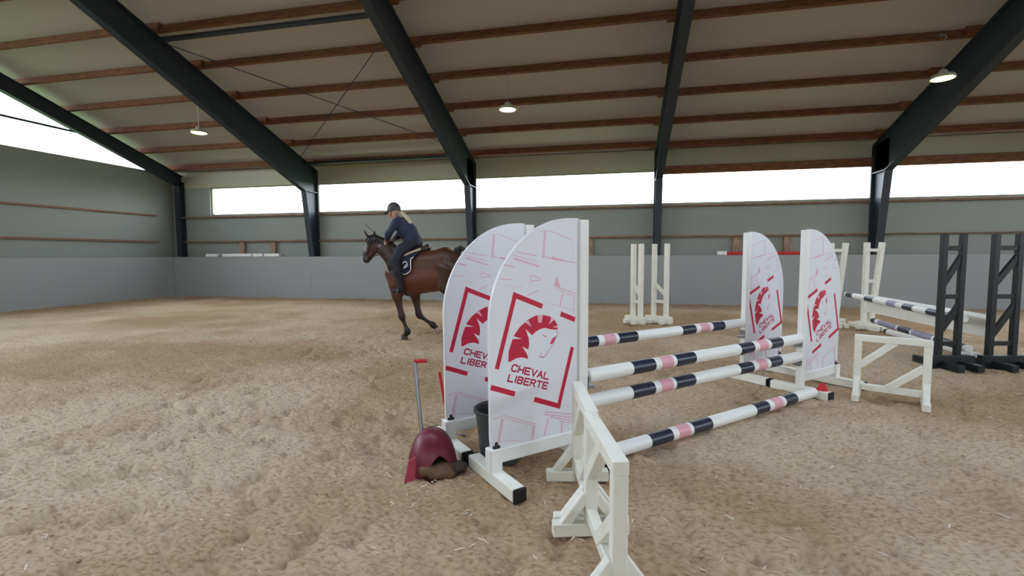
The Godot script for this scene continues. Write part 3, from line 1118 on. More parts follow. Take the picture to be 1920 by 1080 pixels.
func make_stand(label: String, at: Vector3, dir: Vector3, length: float, feet: bool) -> Node3D:
	# an upright timber frame with corner braces; local x runs along it
	dir = dir.normalized()
	var o := thing("cavaletti_frame", label, "jump block", at, Basis(dir, Vector3.UP, dir.cross(Vector3.UP)).orthonormalized(), "small white timber frames")
	var h := 0.66
	var w := 0.064
	for x: float in [0.0, length]:
		var m := MB.new()
		m.abox(Vector3(x - w * 0.5, 0.0, -w * 0.5), Vector3(x + w * 0.5, h - w, w * 0.5), 0.004)
		put("post", m, M.cream, o)
	var m := MB.new()
	m.abox(Vector3(-w * 0.5, h - w, -w * 0.5 - 0.002), Vector3(length + w * 0.5, h, w * 0.5 + 0.002), 0.004)
	put("top_rail", m, M.cream, o)
	m = MB.new()
	m.abox(Vector3(w * 0.5, 0.09, -w * 0.4), Vector3(length - w * 0.5, 0.09 + w, w * 0.4), 0.004)
	put("bottom_rail", m, M.cream, o)
	m = MB.new()
	m.bar(Vector3(0.02, 0.34, 0), Vector3(0.30, h - w * 0.8, 0), w * 0.95, w, Vector3.UP, 0.004)
	put("brace", m, M.cream, o)
	m = MB.new()
	m.bar(Vector3(length - 0.30, 0.13, 0), Vector3(length - 0.02, 0.38, 0), w * 0.95, w, Vector3.UP, 0.004)
	put("brace", m, M.cream, o)
	if feet:
		for x: float in [0.0, length]:
			m = MB.new()
			m.abox(Vector3(x - w * 0.5, 0.0, -0.205), Vector3(x + w * 0.5, 0.07, 0.205), 0.004)
			put("foot", m, M.cream, o)
			for s: float in [-1.0, 1.0]:
				m = MB.new()
				m.bar(Vector3(x, 0.05, s * 0.15), Vector3(x, 0.22, s * 0.025), w * 0.8, 0.05, Vector3.UP, 0.004)
				put("strut", m, M.cream, o)
	return o


func small_stands() -> void:
	make_stand("small white timber frame seen end-on, nearest the camera at the bottom edge", Vector3(-0.117, 0, 12.99), Vector3(0.141, 0, 0.543), 0.56, true)
	make_stand("small white timber frame seen end-on, just behind the nearest one against the wing", Vector3(-0.235, 0, 12.385), Vector3(0.115, 0, 0.53), 0.545, true)
	make_stand("small white timber frame facing the camera, beside the right-hand wing", Vector3(2.475, 0, 9.935), Vector3(0.50, 0, 0.245), 0.55, true)


func ladder(called: String, label: String, a: Vector3, b: Vector3, h: float, rungs: Array, braces: Array, m1: Material, post: float, lean: float, base_len: float, group: String, base_mat: Material = null) -> Node3D:
	# a jump standard of two posts with rungs between them; a is its base on the left
	var d := b - a
	d.y = 0
	var L := d.length()
	d = d.normalized()
	var o := thing(called, label, "jump standard", Vector3(a.x, 0, a.z), Basis(d, Vector3.UP, d.cross(Vector3.UP)).orthonormalized(), group)
	if base_mat == null:
		base_mat = m1
	var m := MB.new()
	m.abox(Vector3(-post * 0.5, 0.05, -post * 0.5), Vector3(post * 0.5, h, post * 0.5), 0.005)
	put("post", m, m1, o)
	m = MB.new()
	m.bar(Vector3(L - lean, 0.05, 0), Vector3(L, h, 0), post, post, Vector3.RIGHT, 0.005)
	put("post", m, m1, o)
	for r: float in rungs:
		m = MB.new()
		var e := L - lean * (1.0 - r / h)
		m.abox(Vector3(post * 0.4, r - 0.03, -post * 0.35), Vector3(e - post * 0.4, r + 0.03, post * 0.35), 0.004)
		put("rung", m, m1, o)
	for r in braces:
		m = MB.new()
		m.bar(Vector3(0.01, r[0], 0), Vector3(L - lean * (1.0 - r[1] / h) - 0.01, r[1], 0), post * 0.7, 0.07, Vector3.UP, 0.004)
		put("brace", m, m1, o)
	for x: float in [0.0, L - lean]:
		m = MB.new()
		m.abox(Vector3(x - 0.045, 0.0, -base_len * 0.5), Vector3(x + 0.045, 0.09, base_len * 0.5), 0.006)
		put("foot", m, base_mat, o)
	m = MB.new()
	m.abox(Vector3(-0.16, 0.0, 0.0), Vector3(L - lean + 0.16, 0.16, 0.10), 0.008)
	put("base_rail", m, base_mat, o)
	return o


func far_jumps() -> void:
	# the white ladder standards and black ones with poles between, on the right
	ladder("ladder_standard", "tall white ladder standard at right, behind the small white frame", Vector3(4.83, 0, 4.79), Vector3(5.12, 0, 4.727), 1.71, [0.40, 0.95, 1.56], [], M.cream, 0.085, 0.16, 0.75, "white ladder standards")
	ladder("ladder_standard", "tall white ladder standard at right, half hidden by the curved wing's edge", Vector3(4.32, 0, 4.49), Vector3(4.61, 0, 4.427), 1.71, [0.40, 0.95, 1.56], [], M.cream, 0.085, 0.16, 0.75, "white ladder standards")
	ladder("black_standard", "tall black ladder standard, left of the two black ones", Vector3(4.175, 0, 8.208), Vector3(4.415, 0, 8.157), 1.74, [0.31, 0.93, 1.56], [[1.08, 1.46], [0.47, 0.82]], M.dark_green, 0.066, 0.0, 0.7, "black ladder standards")
	ladder("black_standard", "tall black ladder standard at the right edge of the picture", Vector3(4.828, 0, 8.07), Vector3(5.135, 0, 8.0), 1.74, [0.31, 0.93, 1.56], [[1.08, 1.46], [0.40, 0.82]], M.dark_green, 0.07, 0.0, 0.7, "black ladder standards")
	var dark := [[0.02, 0.10, M.navy], [0.24, 0.33, M.navy], [0.46, 0.54, M.lilac], [0.60, 0.68, M.navy], [0.78, 0.86, M.navy], [0.90, 0.98, M.navy]]
	pole("jump_pole", "white pole with dark bands, upper front pole of the right-hand jump", Vector3(4.545, 0.68, 4.70), Vector3(4.52, 0.625, 8.09), 0.05, dark, "poles of the right-hand jump")
	pole("jump_pole", "plain white pole, upper rear pole of the right-hand jump", Vector3(4.79, 0.655, 4.96), Vector3(4.87, 0.63, 7.99), 0.045, [], "poles of the right-hand jump")
	pole("jump_pole", "purple-grey banded low pole under the plank of the right-hand jump", Vector3(4.845, 0.21, 5.12), Vector3(4.62, 0.22, 8.05), 0.05, [[0.0, 0.06, M.navy], [0.10, 0.34, M.lilac], [0.36, 0.5, M.navy], [0.52, 0.72, M.lilac], [0.74, 0.98, M.navy]], "poles of the right-hand jump")
	pole("jump_pole", "white pole with a dark end lying on the sand under the right-hand jump", Vector3(4.93, 0.05, 5.40), Vector3(5.0, 0.05, 7.6), 0.048, [[0.0, 0.04, M.navy], [0.5, 0.6, M.navy]], "poles of the right-hand jump")
	var m := MB.new()
	m.bar(Vector3(4.80, 0.47, 4.98), Vector3(4.90, 0.47, 7.98), 0.022, 0.22, Vector3.UP, 0.006)
	tag(put("jump_plank", m, M.cream), "pale flat plank hanging below the right-hand jump's upper poles", "plank")
	# the two white standards far off by the back wall
	var fs := [[Vector3(0.385, 0, 4.73), Vector3(0.535, 0, 4.89), "white two-post standard by the back wall, left of the distant pair"], [Vector3(0.83, 0, 4.63), Vector3(1.075, 0, 4.78), "white two-post standard by the back wall, right of the distant pair"]]
	for k in 2:
		ladder("post_standard", fs[k][2], fs[k][0], fs[k][1], 1.72, [0.47], [[0.86, 0.62]], M.cream, 0.09, 0.0, 0.5, "distant white standards")


# ---------------------------------------------------------------- bucket, scoop, rake
func tools() -> void:
	var m := MB.new()
	var o := thing("bucket", "dark grey plastic bucket on the sand between the two printed wings", "bucket", Vector3(-0.812, 0, 12.165))
	m.lathe([Vector2(0.0, 0.0), Vector2(0.135, 0.0), Vector2(0.145, 0.012), Vector2(0.183, 0.36), Vector2(0.195, 0.362), Vector2(0.197, 0.385), Vector2(0.183, 0.388), Vector2(0.176, 0.37), Vector2(0.14, 0.03), Vector2(0.0, 0.03)], 36)
	put("tub", m, mat(62, 66, 68, 0.55), o)
	m = MB.new()
	var pts: Array = []
	for k in 13:
		var a := PI * k / 12.0
		pts.append(Vector3(0.195 * cos(a), 0.36 - 0.10 * sin(a), -0.195 * sin(a) * 0.95 - 0.01))
	m.tube(pts, [0.005], 8)
	put("bail_handle", m, M.galv, o)

	# manure scoop: a maroon hood standing on the sand with its mouth half open to the right
	var at := Vector3(-1.235, 0, 12.44)
	o = thing("manure_scoop", "maroon plastic manure scoop with a tall grey handle, tipped on the sand", "scoop", at, Basis(Vector3.UP, deg_to_rad(22)))
	m = MB.new()
	# a dome with a low mouth cut out towards the front right
	for layer in 2:
		var sh := 1.0 - 0.045 * layer
		var ring_of := func(i: int, j: int) -> Vector3:
			var ph := TAU * j / 40.0
			var gap := clampf(1.0 - absf(wrapf(ph - 1.25, -PI, PI)) / 0.95, 0.0, 1.0)
			var th := acos(0.52 * smoothstep(0.0, 1.0, gap)) * i / 14.0
			return Vector3(0.172 * pow(sin(th), 0.85) * cos(ph), 0.29 * cos(th), 0.165 * pow(sin(th), 0.85) * sin(ph) - 0.03 * cos(th)) * sh
		for i in 14:
			for j in 40:
				var a: Vector3 = ring_of.call(i, j)
				var b: Vector3 = ring_of.call(i + 1, j)
				var c: Vector3 = ring_of.call(i + 1, j + 1)
				var d: Vector3 = ring_of.call(i, j + 1)
				var sg := 1.0 if layer == 0 else -1.0
				var nn := func(p: Vector3) -> Vector3: return Vector3(p.x / 0.03, p.y / 0.084, (p.z + 0.01) / 0.027).normalized() * sg
				m.tri(a, b, c, nn.call(a), nn.call(b), nn.call(c))
				m.tri(a, c, d, nn.call(a), nn.call(c), nn.call(d))
	m.abox(Vector3(-0.15, 0.0, -0.10), Vector3(0.15, 0.012, 0.13), 0.004)
	put("pan", m, mat(112, 28, 52, 0.4), o)
	m = MB.new()
	m.prism(PackedVector2Array([Vector2(-0.235, 0.0), Vector2(-0.16, 0.0), Vector2(-0.15, 0.16), Vector2(-0.20, 0.14)]), Transform3D(Basis(Vector3.UP, 0.5), Vector3(0.02, 0, 0.06)), -0.006, 0.006)
	put("side_lip", m, mat(168, 62, 84, 0.45), o)
	var gb := o.transform.affine_inverse()
	m = MB.new()
	m.tube([gb * Vector3(-1.335, 0.20, 12.36), gb * Vector3(-1.36, 0.30, 12.345), gb * Vector3(-1.424, 0.72, 12.281)], [0.014], 10)
	put("handle", m, M.galv, o)
	m = MB.new()
	m.tube([gb * Vector3(-1.43, 0.725, 12.283), gb * Vector3(-1.34, 0.73, 12.262)], [0.013], 10)
	put("grip", m, M.red, o)
	# what lies in and beside it
	var bones: Array = []
	var rng := RandomNumberGenerator.new()
	rng.seed = 4
	for k in 30:
		var p := Vector3(rng.randf_range(-0.09, 0.11), rng.randf_range(0.015, 0.065), rng.randf_range(-0.02, 0.14))
		var g := rng.randf_range(0.75, 1.15)
		bones.append([p, p + Vector3(0.02, 0.004, 0.01), 0.024, 0.02, Color(0.16 * g, 0.09 * g, 0.05 * g)])
	var dung := put("dung_heap", blob(bones, 0.008, 90.0), M.vivid)
	dung.transform = o.transform
	tag(dung, "brown dung in the mouth of the maroon scoop", "dung")
	bones = []
	for k in 9:
		var p := Vector3(rng.randf_range(-0.07, 0.07), rng.randf_range(0.0, 0.035), rng.randf_range(-0.05, 0.05))
		bones.append([p, p + Vector3(0.02, 0.0, 0.01), 0.03, 0.027, Color(0.05, 0.035, 0.025)])
	dung = put("dung_heap", blob(bones, 0.008, 90.0), M.vivid)
	dung.position = Vector3(-1.09, 0.012, 12.45)
	tag(dung, "dark dung clump on the sand right of the scoop", "dung")
	# the rake, leaning behind the rear wing
	o = thing("rake", "thin red rake handle leaning behind the rear left wing's outer edge", "rake", Vector3(-1.38, -0.045, 11.80))
	m = MB.new()
	m.tube([Vector3(-0.046, 0.57, -0.02), Vector3(-0.005, 0.33, -0.013), Vector3(0.05, 0.02, 0)], [0.012], 10)
	put("handle", m, M.red, o)
	m = MB.new()
	m.bar(Vector3(-0.04, 0.03, 0.02), Vector3(0.15, 0.03, -0.08), 0.02, 0.02)
	for k in 8:
		var p := Vector3(-0.04, 0.03, 0.02).lerp(Vector3(0.15, 0.03, -0.08), k / 7.0)
		m.tube([p, p + Vector3(0.005, -0.04, 0.02)], [0.004, 0.002], 6)
	put("head", m, M.galv, o)


func ledge_things() -> void:
	var words := ["leftmost white board lying on the kickboard in the left corner", "longest white board on the kickboard in the left corner", "short white board on the kickboard, left of the rider", "white board on the kickboard nearest the second frame", "small white board on the kickboard beside the first red one", "red board on the kickboard left of the rear right wing", "red board on the kickboard between the two right-hand wings"]
	var xs := [[-14.97, -14.44], [-14.25, -12.98], [-12.93, -12.52], [-12.46, -11.84], [2.93, 3.2], [3.22, 3.85], [4.55, 5.33]]
	for k in 7:
		var m := MB.new()
		var a: float = xs[k][0]
		var b: float = xs[k][1]
		m.box(Transform3D(Basis(Vector3.BACK, 0.01 * (k % 3)), Vector3((a + b) * 0.5, 1.522 if k < 5 else 1.512, 0.30)), Vector3(b - a, 0.11 if k < 5 else 0.09, 0.16), 0.01)
		tag(put("spare_board", m, M.red if k > 4 else M.white), words[k], "board", "spare boards on the kickboard ledge")


# ---------------------------------------------------------------- horse and rider (x forward, y up, z to the horse's right)
func girth_w(v: float) -> float:
	# half width of the barrel at height v
	var a := 0.272 * 0.272 - (v - 1.33) * (v - 1.33)
	var b := 0.305 * 0.305 - (v - 1.06) * (v - 1.06)
	return sqrt(maxf(0.0004, maxf(a, b))) + 0.018


func hug(u: float, v: float, side: float, off: float) -> Vector3:
	return Vector3(u, v, side * (girth_w(v) + off))


func patch(m: MB, outline: Callable, v0: float, v1: float, side: float, off: float, thick: float) -> void:
	# a sheet hugging the barrel; outline(v) gives the u range at height v
	var rows := 14
	var cols := 10
	for layer in 2:
		var o := off + thick * layer
		for i in rows:
			for j in cols:
				var P: Array = []
				for q: Vector2i in [Vector2i(0, 0), Vector2i(1, 0), Vector2i(1, 1), Vector2i(0, 1)]:
					var v := v0 + (v1 - v0) * (i + q.x) / rows
					var r: Vector2 = outline.call(v)
					P.append(hug(r.x + (r.y - r.x) * (j + q.y) / cols, v, side, o))
				m.quad(P[0], P[1], P[2], P[3], Vector3(0, 0.2, side) * (1.0 if layer == 1 else -1.0))
	for i in rows:
		for e in 2:
			var P: Array = []
			for q: Vector2i in [Vector2i(0, 0), Vector2i(1, 0), Vector2i(1, 1), Vector2i(0, 1)]:
				var v := v0 + (v1 - v0) * (i + q.x) / rows
				var r: Vector2 = outline.call(v)
				P.append(hug(r.x if e == 0 else r.y, v, side, off + thick * q.y))
			m.quad(P[0], P[1], P[2], P[3], Vector3(-1 if e == 0 else 1, 0, 0))
	for e in 2:
		var v := v0 if e == 0 else v1
		var r: Vector2 = outline.call(v)
		for j in cols:
			var a := r.x + (r.y - r.x) * j / cols
			var b := r.x + (r.y - r.x) * (j + 1) / cols
			m.quad(hug(a, v, side, off), hug(b, v, side, off), hug(b, v, side, off + thick), hug(a, v, side, off + thick), Vector3(0, -1 if e == 0 else 1, 0))


func horse_and_rider() -> void:
	var hd := Vector3(-0.99985, 0, 0.01704)
	var bas := Basis(hd, Vector3.UP, hd.cross(Vector3.UP)).orthonormalized()
	var at := Vector3(-3.465, 0.0, 7.47)
	var bay := lin(80, 43, 29)
	var red := lin(98, 50, 30)
	var dark := lin(58, 34, 27)
	var blk := lin(24, 19, 17)
	var mz := lin(46, 36, 34)
	var B: Array = []
	var add := func(a: Vector3, b: Vector3, ra: float, rb: float, c: Color, q := 1.0) -> void: B.append([a, b, ra, rb, c, q])
	# trunk
	add.call(Vector3(0.16, 1.32, 0), Vector3(-0.50, 1.345, 0), 0.25, 0.255, bay)
	add.call(Vector3(0.16, 1.06, 0), Vector3(-0.32, 1.12, 0), 0.285, 0.275, red)
	add.call(Vector3(0.30, 1.47, 0), Vector3(0.10, 1.43, 0), 0.12, 0.11, dark, 1.2)
	add.call(Vector3(0.40, 1.16, 0), Vector3(0.36, 1.00, 0), 0.205, 0.18, bay)
	add.call(Vector3(0.38, 1.18, -0.10), Vector3(0.34, 0.98, -0.13), 0.155, 0.12, bay)
	add.call(Vector3(0.36, 1.18, 0.10), Vector3(0.24, 0.98, 0.13), 0.155, 0.12, bay)
	add.call(Vector3(-0.54, 1.415, 0), Vector3(-0.71, 1.365, 0), 0.225, 0.185, dark)
	add.call(Vector3(-0.42, 1.10, 0), Vector3(-0.52, 1.05, 0), 0.20, 0.16, red)
	# neck and head
	add.call(Vector3(0.34, 1.36, 0), Vector3(0.56, 1.59, 0), 0.225, 0.165, dark, 1.35)
	add.call(Vector3(0.56, 1.59, 0), Vector3(0.80, 1.735, 0), 0.16, 0.105, dark, 1.5)
	add.call(Vector3(0.86, 1.735, 0), Vector3(0.965, 1.52, 0), 0.098, 0.072, dark, 1.25)
	add.call(Vector3(0.965, 1.52, 0), Vector3(1.0, 1.415, 0), 0.062, 0.046, mz, 1.05)
	add.call(Vector3(0.815, 1.62, 0), Vector3(0.90, 1.52, 0), 0.085, 0.06, bay, 1.3)
	add.call(Vector3(0.92, 1.48, 0), Vector3(0.965, 1.40, 0), 0.045, 0.034, mz, 1.1)
	# forelegs: the left one on the ground, the right one folding back
	add.call(Vector3(0.37, 0.95, -0.13), Vector3(0.345, 0.78, -0.13), 0.105, 0.082, bay)
	add.call(Vector3(0.345, 0.78, -0.13), Vector3(0.262, 0.43, -0.13), 0.078, 0.042, dark)
	add.call(Vector3(0.262, 0.43, -0.13), Vector3(0.255, 0.39, -0.13), 0.043, 0.041, blk)
	add.call(Vector3(0.255, 0.39, -0.13), Vector3(0.155, 0.145, -0.13), 0.032, 0.03, blk)
	add.call(Vector3(0.155, 0.145, -0.13), Vector3(0.15, 0.13, -0.13), 0.038, 0.037, blk)
	add.call(Vector3(0.15, 0.13, -0.13), Vector3(0.205, 0.06, -0.13), 0.03, 0.036, blk)
	add.call(Vector3(0.20, 0.95, 0.13), Vector3(0.11, 0.78, 0.13), 0.11, 0.085, bay)
	add.call(Vector3(0.11, 0.78, 0.13), Vector3(0.045, 0.43, 0.13), 0.08, 0.046, dark)
	add.call(Vector3(0.045, 0.43, 0.13), Vector3(0.02, 0.385, 0.13), 0.045, 0.041, blk)
	add.call(Vector3(0.02, 0.385, 0.13), Vector3(-0.22, 0.235, 0.13), 0.034, 0.031, blk)
	add.call(Vector3(-0.22, 0.235, 0.13), Vector3(-0.235, 0.225, 0.13), 0.039, 0.037, blk)
	add.call(Vector3(-0.235, 0.225, 0.13), Vector3(-0.305, 0.165, 0.13), 0.03, 0.034, blk)
	# hind legs, mostly behind the wings
	for s in [[-0.14, -0.80, 0.60, -0.76, 0.20, -0.68], [0.14, -0.92, 0.66, -0.98, 0.30, -0.94]]:
		var w: float = s[0]
		var hock := Vector3(s[1], s[2], w)
		var fet := Vector3(s[3], s[4], w)
		var hoof := Vector3(s[5], s[4] - 0.13, w)
		add.call(Vector3(-0.64, 1.26, w * 0.8), Vector3(-0.555, 0.96, w), 0.19, 0.115, dark)
		add.call(Vector3(-0.72, 1.22, w * 0.8), Vector3(-0.68, 0.92, w), 0.155, 0.10, dark)
		add.call(Vector3(-0.58, 0.94, w), hock + Vector3(0.02, 0.03, 0), 0.105, 0.052, dark)
		add.call(hock + Vector3(-0.02, 0.03, 0), hock + Vector3(0.01, -0.03, 0), 0.05, 0.044, blk)
		add.call(hock, fet, 0.04, 0.034, blk)
		add.call(fet, fet + Vector3(0.01, -0.01, 0), 0.042, 0.04, blk)
		add.call(fet, hoof, 0.033, 0.038, blk)
	var horse := thing("horse", "bay horse with black mane and legs cantering left along the back wall", "horse", at, bas)
	var body := put("body", blob(B, 0.0165, 42.0), M.coat, horse)
	var m := MB.new()
	# hooves
	for s in [[Vector3(0.215, 0.0, -0.13), Vector3(0.02, 1, 0), 0], [Vector3(-0.355, 0.105, 0.13), Vector3(0.75, 0.6, 0), 1], [Vector3(-0.66, 0.0, -0.14), Vector3(-0.15, 1, 0), 0], [Vector3(-0.93, 0.09, 0.14), Vector3(0.1, 1, 0), 0]]:
		m = MB.new()
		var up: Vector3 = s[1].normalized()
		var fx := Vector3(up.y, -up.x, 0)
		m.lathe([Vector2(0.0, 0.0), Vector2(0.064, 0.0), Vector2(0.062, 0.01), Vector2(0.046, 0.085), Vector2(0.03, 0.095), Vector2(0.0, 0.095)], 18, Transform3D(Basis(fx, up, Vector3(0, 0, 1)), s[0]))
		put("hoof", m, mat(150, 132, 118, 0.5) if s[2] else mat(38, 33, 30, 0.5), horse)
	# ears: the left one pricked forward, the right one back
	for s in [[Vector3(0.905, 1.815, -0.055), Vector3(0.985, 1.955, -0.075)], [Vector3(0.86, 1.825, 0.055), Vector3(0.84, 1.945, 0.07)]]:
		m = MB.new()
		var a: Vector3 = s[0]
		var b: Vector3 = s[1]
		m.tube([a, a.lerp(b, 0.25), a.lerp(b, 0.55), a.lerp(b, 0.85), b], [0.026, 0.036, 0.031, 0.014, 0.003], 12, 0.6)
		put("ear", m, mat(60, 44, 38, 0.7), horse)
	for s: float in [-1.0, 1.0]:
		m = MB.new()
		m.sphere(Vector3(0.905, 1.70, s * 0.077), Vector3(0.021, 0.02, 0.014))
		put("eye", m, mat(14, 10, 9, 0.1), horse)
		m = MB.new()
		m.sphere(Vector3(1.015, 1.425, s * 0.034), Vector3(0.012, 0.018, 0.01))
		put("nostril", m, mat(12, 9, 9, 0.7), horse)
	# mane: locks along the crest
	var rng := RandomNumberGenerator.new()
	rng.seed = 9
	m = MB.new()
	var crest := [Vector3(0.93, 1.83, 0), Vector3(0.87, 1.855, 0), Vector3(0.78, 1.855, 0), Vector3(0.66, 1.81, 0), Vector3(0.55, 1.765, 0), Vector3(0.45, 1.69, 0), Vector3(0.36, 1.61, 0)]
	for k in 70:
		var t := k / 69.0 * (crest.size() - 1.001)
		var i := int(t)
		var p: Vector3 = crest[i].lerp(crest[i + 1], t - i)
		var s := -1.0 if k % 4 else 1.0
		var len_ := rng.randf_range(0.09, 0.15)
		var r := rng.randf_range(0.012, 0.018)
		m.tube([p + Vector3(0, -0.03, 0), p + Vector3(0.005, 0.006, s * 0.02), p + Vector3(-0.02, -0.04, s * 0.075), p + Vector3(-0.045 + rng.randf_range(-0.02, 0.02), -len_, s * 0.10)], [r, r, r * 0.9, 0.003], 7, 0.7)
	m.tube([Vector3(0.92, 1.83, 0), Vector3(0.965, 1.80, -0.01), Vector3(0.985, 1.73, -0.01)], [0.022, 0.02, 0.004], 8)
	put("mane", m, mat(20, 17, 16, 0.55), horse)
	# tail carried behind
	m = MB.new()
	for k in 40:
		var s := rng.randf_range(-0.05, 0.05)
		var e := rng.randf_range(0.0, 0.12)
		m.tube([Vector3(-0.75, 1.50, s * 0.5), Vector3(-0.82, 1.615 + e * 0.2, s * 0.8), Vector3(-0.95, 1.55, s), Vector3(-1.09 - e, 1.22, s * 1.6), Vector3(-1.14 - e, 0.86 + e, s * 2.0)], [0.03, 0.032, 0.026, 0.02, 0.004], 7)
	m.tube([Vector3(-0.69, 1.48, 0), Vector3(-0.75, 1.59, 0), Vector3(-0.83, 1.62, 0)], [0.06, 0.055, 0.045], 10)
	put("tail", m, mat(18, 15, 15, 0.55), horse)

	# bridle with reins
	var br := thing("bridle", "dark leather bridle and reins on the bay horse's head", "bridle", at, bas)
	var leather := mat(30, 22, 18, 0.45)
	m = MB.new()
	m.tube(ring(Vector3(0.958, 1.535, 0), Vector3(0.44, -0.9, 0), 0.092, 0.078), [0.010], 8, 0.6)
	put("noseband", m, leather, br)
	m = MB.new()
	m.tube(ring(Vector3(0.885, 1.765, 0), Vector3(0.62, 0.75, 0), 0.085, 0.092), [0.010], 8, 0.6)
	put("browband", m, leather, br)
	for s: float in [-1.0, 1.0]:
		m = MB.new()
		m.tube([Vector3(0.845, 1.83, s * 0.03), Vector3(0.86, 1.765, s * 0.085), Vector3(0.905, 1.60, s * 0.082), Vector3(0.945, 1.475, s * 0.064)], [0.009], 8)
		put("cheekpiece", m, leather, br)
		m = MB.new()
		m.tube(ring(Vector3(0.955, 1.455, s * 0.066), Vector3(0, 0, 1), 0.028, 0.028), [0.005], 8)
		put("bit_ring", m, M.galv, br)
		m = MB.new()
		m.tube([Vector3(0.945, 1.455, s * 0.068), Vector3(0.80, 1.52, s * 0.16), Vector3(0.66, 1.62, s * 0.14), Vector3(0.545, 1.715, s * 0.085), Vector3(0.49, 1.66, s * 0.09), Vector3(0.44, 1.58, s * 0.17)], [0.007], 8)
		put("rein", m, leather, br)

	# saddle pad
	var pad := thing("saddle_pad", "navy saddle pad with white piping and a white emblem under the saddle", "saddle pad", at, bas)
	var navy_cloth := mat(30, 36, 56, 0.85)
	var edge := func(v: float) -> Vector2:
		var back := -0.13 + 0.10 * pow(clampf((1.26 - v) / 0.10, 0.0, 1.0), 2.0) + 0.02
		return Vector2(back + 0.11, 0.36 - 0.05 * clampf((1.3 - v) / 0.15, 0.0, 1.0)) if v < 1.45 else Vector2(-0.02 - (v - 1.45) * 1.1, 0.36)
	for s: float in [-1.0, 1.0]:
		m = MB.new()
		patch(m, edge, 1.165, 1.56, s, 0.004, 0.014)
		put("quilt", m, navy_cloth, pad)
		m = MB.new()
		var pts: Array = [hug(0.30, 1.165, s, 0.016), hug(0.20, 1.165, s, 0.016), hug(0.12, 1.168, s, 0.016)]
		for k in 9:
			var v := 1.17 + 0.30 * k / 8.0
			var e: Vector2 = edge.call(v)
			pts.append(hug(e.x, v, s, 0.016))
		m.tube(pts, [0.0085], 8)
		put("piping", m, M.white, pad)
		m = MB.new()
		pts = []
		for k in 15:
			var a := 0.5 + 4.9 * k / 14.0
			pts.append(hug(0.10 + 0.042 * cos(a), 1.33 + 0.055 * sin(a) + 0.012 * k / 14.0, s, 0.021))
		m.tube(pts, [0.0075], 8)
		m.tube([hug(0.13, 1.26, s, 0.021), hug(0.10, 1.30, s, 0.021), hug(0.085, 1.34, s, 0.021)], [0.007], 8)
		put("emblem", m, M.white, pad)
		# tan fleece edge along the back, under the cantle
		m = MB.new()
		m.tube([hug(0.19, 1.475, s, 0.03), hug(0.08, 1.52, s, 0.03), Vector3(-0.06, 1.585, s * 0.15), Vector3(-0.18, 1.625, s * 0.09), Vector3(-0.27, 1.645, s * 0.03)], [0.018, 0.022, 0.022, 0.02, 0.014], 10)
		put("fleece_edge", m, mat(196, 176, 150, 0.9), pad)
	# saddle
	var sad := thing("saddle", "dark brown jumping saddle under the rider", "saddle", at, bas)
	var sl := lin(40, 26, 20)
	put("seat", blob([[Vector3(0.24, 1.63, 0), Vector3(0.16, 1.61, 0), 0.055, 0.06, sl], [Vector3(0.16, 1.585, -0.06), Vector3(-0.16, 1.60, -0.08), 0.05, 0.06, sl], [Vector3(0.16, 1.585, 0.06), Vector3(-0.16, 1.60, 0.08), 0.05, 0.06, sl], [Vector3(-0.22, 1.665, -0.06), Vector3(-0.22, 1.665, 0.06), 0.035, 0.035, sl], [Vector3(0.1, 1.55, -0.12), Vector3(0.0, 1.55, -0.14), 0.06, 0.06, sl], [Vector3(0.1, 1.55, 0.12), Vector3(0.0, 1.55, 0.14), 0.06, 0.06, sl]], 0.014, 60.0), M.coat, sad)
	for s: float in [-1.0, 1.0]:
		m = MB.new()
		patch(m, func(v: float) -> Vector2: return Vector2(0.14 + 0.05 * (1.5 - v), 0.33 + 0.13 * sin(clampf((v - 1.12) / 0.42, 0.0, 1.0) * PI) * 0.8), 1.14, 1.55, s, 0.022, 0.01)
		put("flap", m, mat(36, 25, 20, 0.45), sad)
		m = MB.new()
		m.tube([hug(0.27, 1.5, s, 0.035), hug(0.31, 1.2, s, 0.04), Vector3(0.24, 1.02, s * 0.385), Vector3(0.19, 0.93, s * 0.385)], [0.008], 8)
		put("stirrup_leather", m, leather, sad)
		m = MB.new()
		m.tube([Vector3(0.18, 0.945, s * 0.385), Vector3(0.19, 0.90, s * 0.435), Vector3(0.21, 0.845, s * 0.438), Vector3(0.215, 0.835, s * 0.385), Vector3(0.21, 0.845, s * 0.332), Vector3(0.19, 0.90, s * 0.335), Vector3(0.18, 0.945, s * 0.385)], [0.008], 8)
		put("stirrup", m, M.galv, sad)
	m = MB.new()
	var gp: Array = []
	for k in 21:
		var a := -0.25 * PI + PI * 1.5 * k / 20.0
		var v := 1.06 - 0.292 * sin(a)
		gp.append(Vector3(0.17, v, -0.304 * cos(a)))
	m.tube(gp, [0.03], 8, 0.3)
	put("girth", m, mat(24, 22, 22, 0.6), sad)

	# rider
	var jk := lin(34, 45, 68)
	var bq := lin(24, 29, 46)
	var bt := lin(20, 20, 22)
	var sk := lin(206, 160, 140)
	var R: Array = []
	var ad := func(a: Vector3, b: Vector3, ra: float, rb: float, c: Color, q := 1.0) -> void: R.append([a, b, ra, rb, c, q])
	ad.call(Vector3(0.06, 1.755, -0.06), Vector3(0.06, 1.755, 0.06), 0.12, 0.12, bq)
	ad.call(Vector3(0.075, 1.77, 0), Vector3(0.17, 1.92, 0), 0.142, 0.15, jk, 0.9)
	ad.call(Vector3(0.17, 1.92, 0), Vector3(0.275, 2.035, 0), 0.16, 0.14, jk, 0.82)
	ad.call(Vector3(0.31, 2.07, -0.12), Vector3(0.31, 2.07, 0.12), 0.072, 0.072, jk)
	ad.call(Vector3(0.34, 2.10, 0), Vector3(0.405, 2.19, 0), 0.06, 0.05, jk)
